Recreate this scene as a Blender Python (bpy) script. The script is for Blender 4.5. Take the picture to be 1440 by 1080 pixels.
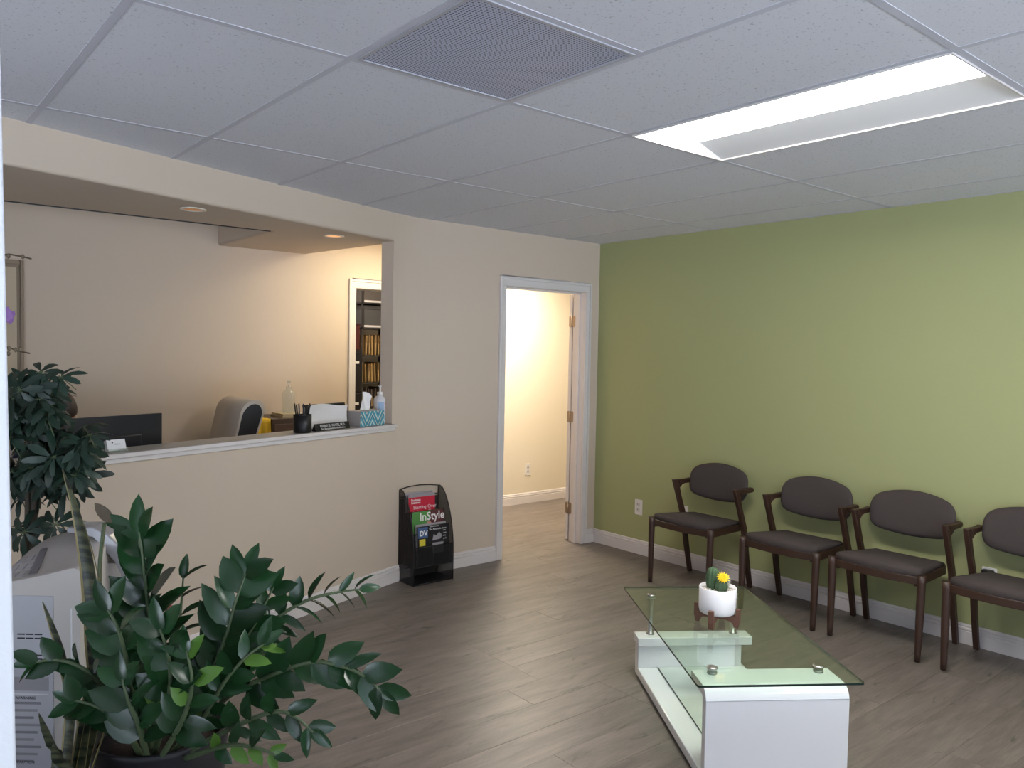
import bpy, bmesh, math, random
from math import sin, cos, pi, radians
from mathutils import Vector, Matrix, Quaternion
random.seed(7)
S = bpy.context.scene
for o in list(bpy.data.objects): bpy.data.objects.remove(o)
COL = S.collection
V = Vector

# ------------------------------------------------------------------ camera
CAM = V((-4.578, -4.4762, 1.5174)); FPX = 1121.5
FW = V((0.63631, 0.77032, -0.04144)); RT = V((0.77134, -0.63613, 0.01920)); UP = V((0.01157, 0.04419, 0.99896))
cd = bpy.data.cameras.new('camera'); cd.sensor_width = 36; cd.lens = 36*FPX/1440; cd.clip_start = .05
co = bpy.data.objects.new('camera', cd); COL.objects.link(co)
M = Matrix((RT, UP, -FW)).transposed().to_4x4(); M.translation = CAM; co.matrix_world = M
S.camera = co
# ------------------------------------------------------------------ world, lights, exposure
w = bpy.data.worlds.new('world'); S.world = w; w.use_nodes = True
w.node_tree.nodes['Background'].inputs[0].default_value = (.70, .81, 1, 1)
w.node_tree.nodes['Background'].inputs[1].default_value = 1.8
S.view_settings.view_transform = 'Standard'; S.view_settings.look = 'None'
S.view_settings.exposure = -0.14; S.view_settings.gamma = 1; S.view_settings.use_curve_mapping = False
TROFFER = 38.0          # radiance of the troffer lenses
HALL_W, WARM_W, FILE_W = 70, 20, 15
def area(name, loc, size, watts, col, rot=(0,0,0)):
    l = bpy.data.lights.new(name, 'AREA'); l.shape='RECTANGLE'; l.size, l.size_y = size; l.energy = watts; l.color = col
    o = bpy.data.objects.new(name, l); o.location = loc; o.rotation_euler = rot; COL.objects.link(o); return o
H = 2.378
sl = bpy.data.lights.new('sun','SUN'); sl.energy = 60; sl.angle = .01; sl.color = (.76,.86,1)
so = bpy.data.objects.new('sun', sl); so.rotation_euler = (radians(-32), 0, 0); COL.objects.link(so)
area('entrance_light', (-1.90, -5.34, H-.01), (.38, 1.16), 50, (1,.99,.97))  # fill added out of view, in place of an unseen second troffer
area('hall_light', (.05, 1.0, H-.02), (.4, .4), HALL_W, (1, .90, .74))
area('reception_light', (-1.45, .40, H-.02), (.5, .4), WARM_W, (1, .92, .68))
area('file_room_light', (-1.55, 1.45, H-.02), (.3, .2), FILE_W, (1, .9, .75))

# ------------------------------------------------------------------ helpers
def lin(c):
    f = lambda v: v/12.92 if v <= .04045 else ((v+.055)/1.055)**2.4
    return tuple(f(x/255) for x in c) + (1,)
MATS = {}
def mat(name, c, rough=.5, metal=0, bump=0, bscale=200, spec=.5, var=0, vscale=3, rnd=0, emit=0, trans=None, coat=0, srgb=True):
    if name in MATS: return MATS[name]
    m = bpy.data.materials.new(name); MATS[name] = m; m.use_nodes = True
    nt = m.node_tree; b = nt.nodes['Principled BSDF']; L = nt.links
    col = lin(c) if srgb else c
    b.inputs['Base Color'].default_value = col; b.inputs['Roughness'].default_value = rough
    b.inputs['Metallic'].default_value = metal; b.inputs['Specular IOR Level'].default_value = spec
    b.inputs['Coat Weight'].default_value = coat; b.inputs['Coat Roughness'].default_value = .08
    if emit: b.inputs['Emission Color'].default_value = col; b.inputs['Emission Strength'].default_value = emit
    tc = nt.nodes.new('ShaderNodeTexCoord'); src = tc.outputs['Object']
    if var or rnd:
        hsv = nt.nodes.new('ShaderNodeHueSaturation'); hsv.inputs['Color'].default_value = col
        mr = nt.nodes.new('ShaderNodeMath'); mr.operation = 'ADD'
        nz = nt.nodes.new('ShaderNodeTexNoise'); nz.inputs['Scale'].default_value = vscale; nz.inputs['Detail'].default_value = 3
        L.new(src, nz.inputs['Vector'])
        a = nt.nodes.new('ShaderNodeMapRange'); a.inputs[3].default_value = 1-var; a.inputs[4].default_value = 1+var
        L.new(nz.outputs[0], a.inputs[0])
        oi = nt.nodes.new('ShaderNodeObjectInfo'); r = nt.nodes.new('ShaderNodeMapRange'); r.inputs[3].default_value = -rnd; r.inputs[4].default_value = rnd
        L.new(oi.outputs['Random'], r.inputs[0]); L.new(a.outputs[0], mr.inputs[0]); L.new(r.outputs[0], mr.inputs[1])
        L.new(mr.outputs[0], hsv.inputs['Value']); L.new(hsv.outputs[0], b.inputs['Base Color'])
    if bump:
        n2 = nt.nodes.new('ShaderNodeTexNoise'); n2.inputs['Scale'].default_value = bscale; n2.inputs['Detail'].default_value = 2
        L.new(src, n2.inputs['Vector'])
        bp = nt.nodes.new('ShaderNodeBump'); bp.inputs['Strength'].default_value = bump; bp.inputs['Distance'].default_value = .002
        L.new(n2.outputs[0], bp.inputs['Height']); L.new(bp.outputs[0], b.inputs['Normal'])
    return m
def glassmat(name, tint, rough=.0, body=0):
    m = bpy.data.materials.new(name); MATS[name] = m; m.use_nodes = True; nt = m.node_tree; nt.nodes.clear()
    o = nt.nodes.new('ShaderNodeOutputMaterial'); t = nt.nodes.new('ShaderNodeBsdfTransparent'); g = nt.nodes.new('ShaderNodeBsdfGlossy')
    t.inputs[0].default_value = tint; g.inputs[0].default_value = (1,1,1,1); g.inputs['Roughness'].default_value = rough
    lw = nt.nodes.new('ShaderNodeLayerWeight'); lw.inputs[0].default_value = .5
    x = nt.nodes.new('ShaderNodeMixShader'); L = nt.links
    pw = nt.nodes.new('ShaderNodeMath'); pw.operation = 'POWER'; pw.inputs[1].default_value = 5; L.new(lw.outputs['Facing'], pw.inputs[0])
    f = nt.nodes.new('ShaderNodeMath'); f.operation = 'MULTIPLY_ADD'; f.inputs[1].default_value = .8; f.inputs[2].default_value = .035; L.new(pw.outputs[0], f.inputs[0])
    L.new(f.outputs[0], x.inputs[0]); L.new(t.outputs[0], x.inputs[1]); L.new(g.outputs[0], x.inputs[2])
    if body:
        d = nt.nodes.new('ShaderNodeBsdfDiffuse'); d.inputs[0].default_value = (.6,.65,.6,1)
        y = nt.nodes.new('ShaderNodeMixShader'); y.inputs[0].default_value = body
        L.new(x.outputs[0], y.inputs[1]); L.new(d.outputs[0], y.inputs[2]); L.new(y.outputs[0], o.inputs[0])
    else: L.new(x.outputs[0], o.inputs[0])
    return m
class MB:
    def __init__(s): s.v=[]; s.f=[]; s.m=[]; s.sm=[]
    def add(s, vs, fs, mi=0, smooth=False):
        k=len(s.v); s.v += [tuple(p) for p in vs]
        for f in fs: s.f.append(tuple(i+k for i in f)); s.m.append(mi); s.sm.append(smooth)
        return s
    def box(s, lo, hi, mi=0, R=None, ch=0):
        x0,y0,z0=lo; x1,y1,z1=hi
        vs=[(x0,y0,z0),(x1,y0,z0),(x1,y1,z0),(x0,y1,z0)]
        if ch:
            vs += [(x0,y0,z1-ch),(x1,y0,z1-ch),(x1,y1,z1-ch),(x0,y1,z1-ch),(x0+ch,y0+ch,z1),(x1-ch,y0+ch,z1),(x1-ch,y1-ch,z1),(x0+ch,y1-ch,z1)]
            fs=[(3,2,1,0),(8,9,10,11)]+[(i,(i+1)%4,4+(i+1)%4,4+i) for i in range(4)]+[(4+i,4+(i+1)%4,8+(i+1)%4,8+i) for i in range(4)]
        else:
            vs += [(x0,y0,z1),(x1,y0,z1),(x1,y1,z1),(x0,y1,z1)]
            fs=[(3,2,1,0),(4,5,6,7)]+[(i,(i+1)%4,4+(i+1)%4,4+i) for i in range(4)]
        if R is not None: vs=[R@V(p) for p in vs]
        return s.add(vs,fs,mi)
    def prism(s, poly, z0, z1, mi=0, ax=2, R=None, smooth=False):
        n=len(poly)
        def P(a,b,c): return (a,b,c) if ax==2 else ((a,c,b) if ax==1 else (c,a,b))
        vs=[P(a,b,z0) for a,b in poly]+[P(a,b,z1) for a,b in poly]
        if R is not None: vs=[R@V(p) for p in vs]
        s.add(vs,[tuple(range(n))[::-1],tuple(range(n,2*n))],mi)
        k=len(s.v)-2*n
        for i in range(n):
            s.f.append((k+i,k+(i+1)%n,k+n+(i+1)%n,k+n+i)); s.m.append(mi); s.sm.append(smooth)
        return s
    def tube(s, path, rad, n=8, mi=0, cap=True, flat=1.0):
        path=[V(p) for p in path]; m=len(path)
        if not hasattr(rad,'__len__'): rad=[rad]*m
        rings=[]; ref=None
        for i,p in enumerate(path):
            t=(path[min(i+1,m-1)]-path[max(i-1,0)]).normalized()
            if ref is None:
                ref = V((0,0,1)) if abs(t.z)<.9 else V((1,0,0))
            a=(ref-t*ref.dot(t)).normalized(); b=t.cross(a); ref=a
            rings += [p+(a*cos(2*pi*j/n)+b*sin(2*pi*j/n)*flat)*rad[i] for j in range(n)]
        fs=[(i*n+j,i*n+(j+1)%n,(i+1)*n+(j+1)%n,(i+1)*n+j) for i in range(m-1) for j in range(n)]
        s.add(rings,fs,mi,True)
        if cap: s.add(rings[:n],[tuple(range(n))[::-1]],mi); s.add(rings[-n:],[tuple(range(n))],mi)
        return s
    def lathe(s, prof, c=(0,0,0), n=24, mi=0, smooth=True):
        vs=[(c[0]+r*cos(2*pi*j/n),c[1]+r*sin(2*pi*j/n),c[2]+z) for r,z in prof for j in range(n)]
        fs=[(i*n+j,i*n+(j+1)%n,(i+1)*n+(j+1)%n,(i+1)*n+j) for i in range(len(prof)-1) for j in range(n)]
        s.add(vs,fs,mi,smooth)
        if prof[0][0]>1e-6: s.add(vs[:n],[tuple(range(n))[::-1]],mi)
        if prof[-1][0]>1e-6: s.add(vs[-n:],[tuple(range(n))],mi)
        return s
    def grid(s, fn, nu, nv, mi=0, smooth=True):
        vs=[fn(i/nu,j/nv) for i in range(nu+1) for j in range(nv+1)]
        fs=[(i*(nv+1)+j,(i+1)*(nv+1)+j,(i+1)*(nv+1)+j+1,i*(nv+1)+j+1) for i in range(nu) for j in range(nv)]
        return s.add(vs,fs,mi,smooth)
    def mesh(s, name, mats, bevel=0, seg=2, recalc=True):
        me=bpy.data.meshes.new(name); me.from_pydata(s.v,[],s.f)
        for m in (mats if isinstance(mats,(list,tuple)) else [mats]): me.materials.append(m)
        me.polygons.foreach_set('material_index', s.m); me.polygons.foreach_set('use_smooth', s.sm)
        bm=bmesh.new(); bm.from_mesh(me)
        if recalc or bevel:
            bmesh.ops.remove_doubles(bm, verts=bm.verts, dist=1e-6)
            bmesh.ops.recalc_face_normals(bm, faces=bm.faces)
        if bevel:
            es=[e for e in bm.edges if len(e.link_faces)==2 and e.calc_face_angle(0)>.6]
            r=bmesh.ops.bevel(bm, geom=es, offset=bevel, segments=seg, affect='EDGES', profile=.5, clamp_overlap=True)
            for f in r['faces']: f.smooth=True
        bm.to_mesh(me); bm.free(); return me
    def build(s, name, mats, parent=None, bevel=0, seg=2, **k):
        return link(name, s.mesh(name, mats, bevel, seg), parent, **k)
def link(name, me, parent=None, loc=None, label=None, cat=None, group=None, kind=None):
    o=bpy.data.objects.new(name, me); COL.objects.link(o)
    if parent is not None: o.parent=parent
    if loc is not None: o.location=loc
    for k,v in (('label',label),('category',cat),('group',group),('kind',kind)):
        if v: o[k]=v
    return o
def thing(name, label, cat, loc=(0,0,0), rz=0, group=None):
    o=link(name, None, None, loc, label, cat, group); o.rotation_euler=(0,0,rz); o.empty_display_size=.05; return o
def struct(name, mb, m, parent=None, bevel=0, **k):
    return mb.build(name, m, parent, bevel, kind=None if parent else 'structure', **k)
def copy_tree(o, parent=None):
    c=o.copy(); COL.objects.link(c)
    if parent is not None: c.parent=parent
    for ch in o.children: copy_tree(ch, c)
    return c
def text(body, size, m, parent, loc, rot, name='lettering', align='LEFT', ext=.0003, scale=(1,1,1), bold=0):
    cu=bpy.data.curves.new(name,'FONT'); cu.body=body; cu.size=size; cu.extrude=ext; cu.align_x=align; cu.offset=bold; cu.resolution_u=2
    t=bpy.data.objects.new(name,cu); COL.objects.link(t); bpy.context.view_layer.update()
    me=bpy.data.meshes.new_from_object(t.evaluated_get(bpy.context.evaluated_depsgraph_get())); bpy.data.objects.remove(t)
    me.materials.clear(); me.materials.append(m)
    o=link(name, me, parent, loc); o.rotation_euler=rot; o.scale=scale; return o
def at(px, py, depth):     # a point of space seen at (px, py), depth metres along the view axis
    return CAM+(FW+RT*((px-720)/FPX)-UP*((py-540)/FPX))*depth
def arc(cx,cy,r,a0,a1,n): return [(cx+r*cos(radians(a0+(a1-a0)*i/n)),cy+r*sin(radians(a0+(a1-a0)*i/n))) for i in range(n+1)]

# slanted reception wall frame: s along it (0 at its corner with the door wall, negative to the left), t behind it
RA=-.3375; RX=-1.769
DV=V((cos(RA),-sin(RA),0)); NV=V((sin(RA),cos(RA),0)); RC=NV.x*RX
def rp(s,t,z=0): p=V((RX,0,0))+DV*s+NV*t; p.z=z; return p
RM=Matrix((DV,NV,V((0,0,1)))).transposed().to_4x4(); RM.translation=V((RX,0,0))   # local (s,t,z) -> world
def front_y(x): return (RC-NV.x*x)/NV.y

# ------------------------------------------------------------------ materials
m_beige=mat('beige wall paint',(203,187,170),.75,bump=.12,bscale=90,spec=.25)
m_green=mat('green wall paint',(162,165,118),.7,bump=.1,bscale=90,spec=.3)
m_white=mat('white trim paint',(214,208,206),.35,spec=.4)
m_stucco=mat('white stucco',(182,182,184),.8,bump=.6,bscale=120)
m_tee=mat('ceiling tee white',(192,192,202),.6)
m_plenum=mat('plenum dark',(60,60,60),.9)
def tile_mat():
    m=mat('mineral fibre tile',(214,214,221),.95,spec=.1); nt=m.node_tree; b=nt.nodes['Principled BSDF']; L=nt.links
    tc=nt.nodes.new('ShaderNodeTexCoord'); mp=nt.nodes.new('ShaderNodeMapping'); oi=nt.nodes.new('ShaderNodeObjectInfo')
    L.new(tc.outputs['Object'],mp.inputs[0]); L.new(oi.outputs['Random'],mp.inputs['Location'])
    n=nt.nodes.new('ShaderNodeTexNoise'); n.inputs['Scale'].default_value=115; n.inputs['Detail'].default_value=3; n.inputs['Roughness'].default_value=.65
    L.new(mp.outputs[0],n.inputs['Vector'])
    r=nt.nodes.new('ShaderNodeValToRGB'); r.color_ramp.elements[0].position=.30; r.color_ramp.elements[1].position=.40
    r.color_ramp.elements[0].color=lin((168,168,174)); r.color_ramp.elements[1].color=lin((214,214,221))
    L.new(n.outputs[0],r.inputs[0]); L.new(r.outputs[0],b.inputs['Base Color'])
    bp=nt.nodes.new('ShaderNodeBump'); bp.inputs['Strength'].default_value=.35; bp.inputs['Distance'].default_value=.002
    L.new(r.outputs[0],bp.inputs['Height']); L.new(bp.outputs[0],b.inputs['Normal']); return m
m_tile=tile_mat()
def plank_mat():
    m=mat('grey brown oak laminate',(139,126,118),.42,spec=.45); nt=m.node_tree; b=nt.nodes['Principled BSDF']; L=nt.links
    tc=nt.nodes.new('ShaderNodeTexCoord'); oi=nt.nodes.new('ShaderNodeObjectInfo')
    off=nt.nodes.new('ShaderNodeVectorMath'); off.operation='MULTIPLY_ADD'; off.inputs[1].default_value=(37,11,5)
    L.new(oi.outputs['Random'],off.inputs[0]); L.new(tc.outputs['Object'],off.inputs[2])
    def noise(sx,sy,sc,det,ro=.55):
        mp=nt.nodes.new('ShaderNodeMapping'); mp.inputs['Scale'].default_value=(sx,sy,1); L.new(off.outputs[0],mp.inputs[0])
        n=nt.nodes.new('ShaderNodeTexNoise'); n.inputs['Scale'].default_value=sc; n.inputs['Detail'].default_value=det; n.inputs['Roughness'].default_value=ro
        n.inputs['Distortion'].default_value=.6; L.new(mp.outputs[0],n.inputs['Vector']); return n
    big=noise(1.6,9,1.6,4); fine=noise(3,60,3,3); knot=noise(5,16,1.3,2)
    r=nt.nodes.new('ShaderNodeValToRGB'); e=r.color_ramp.elements
    e[0].position=.25; e[0].color=lin((78,70,65)); e[1].position=.72; e[1].color=lin((131,121,114))
    mx=nt.nodes.new('ShaderNodeMath'); mx.operation='MULTIPLY_ADD'; mx.inputs[1].default_value=.35; L.new(fine.outputs[0],mx.inputs[0]); 
    ad=nt.nodes.new('ShaderNodeMath'); ad.operation='MULTIPLY'; ad.inputs[1].default_value=.65; L.new(big.outputs[0],ad.inputs[0]); L.new(ad.outputs[0],mx.inputs[2])
    L.new(mx.outputs[0],r.inputs[0])
    kr=nt.nodes.new('ShaderNodeValToRGB'); kr.color_ramp.elements[0].position=.22; kr.color_ramp.elements[0].color=(.40,.38,.37,1); kr.color_ramp.elements[1].position=.34; kr.color_ramp.elements[1].color=(1,1,1,1)
    L.new(knot.outputs[0],kr.inputs[0])
    mu=nt.nodes.new('ShaderNodeMix'); mu.data_type='RGBA'; mu.blend_type='MULTIPLY'; mu.inputs[0].default_value=1
    L.new(r.outputs[0],mu.inputs[6]); L.new(kr.outputs[0],mu.inputs[7])
    hs=nt.nodes.new('ShaderNodeHueSaturation'); rr=nt.nodes.new('ShaderNodeMapRange'); rr.inputs[3].default_value=.95; rr.inputs[4].default_value=1.04
    L.new(oi.outputs['Random'],rr.inputs[0]); L.new(rr.outputs[0],hs.inputs['Value']); L.new(mu.outputs[2],hs.inputs['Color']); L.new(hs.outputs[0],b.inputs['Base Color'])
    bp=nt.nodes.new('ShaderNodeBump'); bp.inputs['Strength'].default_value=.15; bp.inputs['Distance'].default_value=.001
    L.new(fine.outputs[0],bp.inputs['Height']); L.new(bp.outputs[0],b.inputs['Normal']); return m
m_plank=plank_mat()
m_black=mat('black plastic',(24,24,27),.45)
m_dark=mat('dark grey plastic',(40,40,44),.5)
m_chrome=mat('brushed metal',(190,188,185),.28,metal=1)
m_walnut=mat('dark walnut wood',(58,38,28),.45,var=.25,vscale=12,bump=.1,bscale=60)
m_fabric=mat('charcoal upholstery',(74,67,65),.95,bump=.5,bscale=420,spec=.1,var=.12,vscale=160)
m_gloss=mat('white lacquer',(236,236,238),.12,spec=.5,coat=.5)
m_ceramic=mat('white ceramic',(238,236,238),.3)
m_copper=mat('reddish wood',(108,74,60),.5,var=.15,vscale=15)
m_leaf=mat('glossy leaf green',(30,64,34),.25,spec=.55,rnd=.30,var=.12,vscale=20)
m_leaf2=mat('young leaf green',(84,124,46),.35,rnd=.15,var=.1,vscale=20)
m_stem=mat('leaf stalk green',(84,100,70),.5,var=.2,vscale=20)
m_ctop=mat('grey laminate',(150,146,144),.35)
m_glass=glassmat('table glass',(.90,.96,.91,1)); m_gedge=mat('glass edge',(26,46,40),.15)
m_clear=glassmat('clear plastic',(.96,.96,.94,1),.05,.22)

# ------------------------------------------------------------------ floor
floor=struct('floor', MB().box((-6.6,-7,-.14),(2.4,2.6,-.012)), m_plank)
PW,PL,G=.184,1.22,.0006
cache={}
row=0; y=-4.9
XL,XR=-5.4,1.9
def skip(x0,x1,y0,y1):
    # planks hidden under walls or in the reception are not laid
    if y0>1.52: return True
    xm=max(x0,min(x1,-.99)) if y0>=.0 else x1
    if y0>=0 and x1<=-.99: return True
    if y1<=0 and x0>=0: return True
    if y0<0 and x1<RX and y0>front_y(x1)+.02: return True
    return False
while y<1.53:
    y0,y1=y,min(y+PW,1.53); off=random.choice([0,.41,.82,.2,.6,1.0]); x=XL-off
    while x<XR:
        x0,x1=max(x,XL),min(x+PL,XR)
        if y1<=.04: x1=min(x1,.0)
        if y0>=0: x0=max(x0,-.985)
        if x1-x0>.03 and not skip(x0,x1,y0,y1):
            key=(round(x1-x0,3),round(y1-y0,3))
            if key not in cache:
                cache[key]=MB().box((0,0,-.012),(key[0]-G,key[1]-G,0),ch=.0006).mesh('plank',m_plank)
            link('plank',cache[key],floor,(x0,y0,random.uniform(-.0004,.0002)))
        x+=PL
    y+=PW

# ------------------------------------------------------------------ walls
WB=2.478
# door wall with an arced joint to the slanted reception wall
def fil(n=6):
    # arc tangent to both wall faces
    a=.16; p0=rp(-a,0); p1=V((RX+a,0,0)); c=V((RX,0,0)); out=[]
    for i in range(n+1):
        k=i/n; out.append(p0*(1-k)**2+c*2*k*(1-k)+p1*k*k)
    return [(q.x,q.y) for q in out]
DX0,DX1,DZ=-.955,-.155,1.985
fpts=fil()
jb=rp(-.16,.10)
mb=MB()
mb.prism(fpts+[(DX0,0),(DX0,.12),(-1.78,.12),(jb.x,jb.y)],0,WB,smooth=False)
mb.box((DX1,0,0),(.12,.12,WB)); mb.box((DX0,0,DZ),(DX1,.12,WB))
struct('wall_back',mb,m_beige)
struct('wall_right',MB().box((0,-7,0),(.12,0,WB)),m_green)
# reception half wall, header, soffit
mb=MB().box((-3.4,0,0),(-.14,.12,.995),R=RM)
struct('wall_reception',mb,m_beige)
f0=rp(-3.4,.0005); f1=rp(-.08,.0005); f2=rp(-.08,.09)
mb=MB().prism([(f0.x,f0.y),(f1.x,f1.y),(f2.x,f2.y),(-2.0,1.06),(-2.645,1.06),(-2.645,.12),(f0.x-.2,.12)],2.2,WB)
struct('trim_1',mb,m_beige,bevel=.014,label='beige soffit over the reception opening')
mb=MB()
mb.box((-6.6,1.055,0),(-1.59,1.155,WB)).box((-1.1,1.055,0),(-.7,1.155,WB)).box((-1.59,1.055,1.978),(-1.1,1.155,WB))
struct('wall_reception_back',mb,m_beige)
struct('wall_partition',MB().box((-1.06,.12,0),(-.985,1.055,WB)),m_beige)
struct('wall_hall',MB().box((-.7,1.53,0),(2.3,1.63,WB)).box((-.78,1.155,0),(-.7,2.5,WB)).box((2.2,.12,0),(2.3,1.53,WB)).box((.12,.0,0),(2.3,.12,WB)),
       mat('cream hall paint',(222,212,192),.7,bump=.1,bscale=90,spec=.25))
struct('wall_file_room',MB().box((-2.6,2.4,0),(-.78,2.5,WB)).box((-2.7,1.155,0),(-2.6,2.5,WB)),mat('pale grey paint',(196,190,182),.7))
mb=MB().box((-6.7,-7,0),(-6.6,1.155,.12)).box((-6.7,-7,2.25),(-6.6,1.155,WB)).box((-6.7,-2.6,.12),(-6.6,1.155,2.25))  # window openings added in this unseen wall to bring daylight from the left
for a in (-7,-4.8): mb.box((-6.7,a,.12),(-6.6,a+.1,2.25))
struct('wall_left',mb,m_beige)
mb=MB().box((-6.6,-7.1,0),(.12,-7,.12)).box((-6.6,-7.1,2.25),(.12,-7,WB))
for a,b in ((-6.6,-6.5),(-4.5,-4.4),(-2.3,-2.2),(-.2,.12)): mb.box((a,-7.1,.12),(b,-7,2.25))
struct('wall_front',mb,m_beige)
struct('ground',MB().box((-22,-30,-.3),(16,-7.1,-.14)).box((-22,-7.1,-.3),(-6.75,8,-.14)),mat('pale concrete',(196,196,196),.8,var=.05))  # unseen pavement added to bounce sunlight up through the windows
# white stucco end of the entrance wall, close at the left edge of the view
a=at(5,165,.74); b=at(25,1080,.74)
dr=(b-a)/(b.z-a.z)
lo=a+dr*(0-a.z); hi=a+dr*(H-a.z)
rr_=V((RT.x,RT.y,0)).normalized(); ff_=V((FW.x,FW.y,0)).normalized()
vs=[]
for p in (lo,hi):
    vs += [p, p+ff_*.10-rr_*.13, p+ff_*.10-rr_*.9, p-rr_*.9]
mb=MB().add(vs,[(3,2,1,0),(4,5,6,7),(0,1,5,4),(1,2,6,5),(2,3,7,6),(3,0,4,7)])
struct('wall_entrance',mb,m_stucco,bevel=.004)
# reception counter shelf
mb=MB().box((-3.4,-.012,.990),(-.135,.15,1.012),R=RM); 
struct('trim_2',mb,m_white,label='white lip under the reception counter shelf',bevel=.002)
ct=thing('counter_shelf','long white-edged laminate shelf capping the reception half wall','counter',(0,0,0))
MB().box((-3.4,-.024,1.0125),(-.128,.165,1.032),R=RM).build('shelf_board',m_white,ct,bevel=.002)
MB().box((-3.38,-.02,1.0322),(-.15,.16,1.034),R=RM).build('laminate_top',m_ctop,ct)
# dark gap strip on the soffit's rear edge
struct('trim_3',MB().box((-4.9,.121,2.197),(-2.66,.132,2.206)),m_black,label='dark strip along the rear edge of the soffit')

# baseboards: moulded profile
BP=[(0,0),(.016,0),(.016,.066),(.009,.069),(.009,.073),(.014,.076),(.013,.085),(.006,.088),(.006,.092),(.009,.094),(.005,.104),(0,.106)]
def baseboard(name,p,q,nrm):
    p,q=V((*p,0)),V((*q,0)); nrm=V((*nrm,0)).normalized(); k=len(BP)
    vs=[p+nrm*a+V((0,0,b)) for a,b in BP]+[q+nrm*a+V((0,0,b)) for a,b in BP]
    mb=MB().add(vs,[(i,(i+1)%k,k+(i+1)%k,k+i) for i in range(k)]+[tuple(range(k)),tuple(range(k,2*k))])
    struct(name,mb,m_white)
baseboard('baseboard_right',(0,0),(0,-6.9),(-1,0))
baseboard('baseboard_back',(-1.66,0),(-1.003,0),(0,-1))
baseboard('baseboard_corner',(-.095,0),(-.016,0),(0,-1))
p0,p1=rp(-3.3,0),rp(-.10,0); baseboard('baseboard_reception',(p0.x,p0.y),(p1.x,p1.y),(-NV.x,-NV.y))
baseboard('baseboard_joint',(p1.x,p1.y),(-1.66,0),(.17,-.98))
baseboard('baseboard_hall',(-.7,1.53),(2.2,1.53),(0,-1))

# ------------------------------------------------------------------ doors
def casing(name, lo, hi, z, y, d=-1, ww=.058, wt=.07):
    s=-1 if d<0 else 1
    def strip(mb,a,b,zz0,zz1,vert):
        mb.box((a,min(y,y+d*.014),zz0),(b,max(y,y+d*.014),zz1))
    mb=MB(); strip(mb,lo-ww,lo,0,z,1); strip(mb,hi,hi+ww,0,z,1); strip(mb,lo-ww,hi+ww,z,z+wt,0)
    # raised outer bead
    for a,b,c0,c1 in ((lo-ww,lo-ww+.02,0,z+wt),(hi+ww-.02,hi+ww,0,z+wt),(lo-ww+.02,hi+ww-.02,z+wt-.022,z+wt)):
        mb.box((a,min(y,y+d*.02),c0),(b,max(y,y+d*.02),c1))
    return mb
dr1=struct('door_1',casing('c',DX0,DX1,DZ,0),m_white,bevel=.003)
mb=MB().box((DX1-.002,.0,0),(DX1,.125,DZ)).box((DX0,.0,0),(DX0+.002,.125,DZ)).box((DX0,.0,DZ-.002),(DX1,.125,DZ))
mb.box((DX1-.014,.045,0),(DX1-.002,.085,DZ)).box((DX0+.002,.045,0),(DX0+.014,.085,DZ)).box((DX0,.045,DZ-.014),(DX1,.085,DZ-.002))
mb.build('jamb',m_white,dr1,bevel=.003)
leaf=MB().box((DX1+.004,.142,.008),(.62,.177,DZ-.01)).build('door_leaf',m_white,dr1,bevel=.002)
m_hinge=mat('satin nickel',(158,142,126),.4,metal=.85)
def rrect(w,h,r,n=4): 
    return arc(w/2-r,h/2-r,r,0,90,n)+arc(-w/2+r,h/2-r,r,90,180,n)+arc(-w/2+r,-h/2+r,r,180,270,n)+arc(w/2-r,-h/2+r,r,270,360,n)
for z in (1.76,1.0,.265):
    mb=MB()
    mb.prism([(.118+a,z+b) for a,b in rrect(.034,.089,.012)],DX1-.0045,DX1-.002,ax=0)
    mb.prism([(.160+a,z+b) for a,b in rrect(.034,.089,.012)],DX1+.0015,DX1+.004,ax=0)
    mb.tube([(DX1-.004,.138,z-.045),(DX1-.004,.138,z+.045)],.006)
    mb.build('hinge',m_hinge,dr1)
# file room doorway
dr2=struct('door_2',casing('c',-1.59,-1.1,1.978,1.055),m_white,bevel=.003)
MB().box((-1.592,1.056,0),(-1.588,1.16,1.978)).box((-1.102,1.056,0),(-1.098,1.16,1.978)).box((-1.59,1.056,1.974),(-1.1,1.16,1.978)).build('jamb',m_white,dr2)
# closed beige door on the reception back wall
m_tan=mat('tan trim paint',(140,122,102),.55); m_tan2=mat('light tan door',(190,172,146),.55)
dr3=struct('door_3',casing('c',-4.65,-3.83,1.955,1.055,ww=.035,wt=.04),m_tan,bevel=.003)
MB().box((-4.65,1.043,0),(-3.83,1.054,1.955)).build('door_leaf',m_tan2,dr3)

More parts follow.
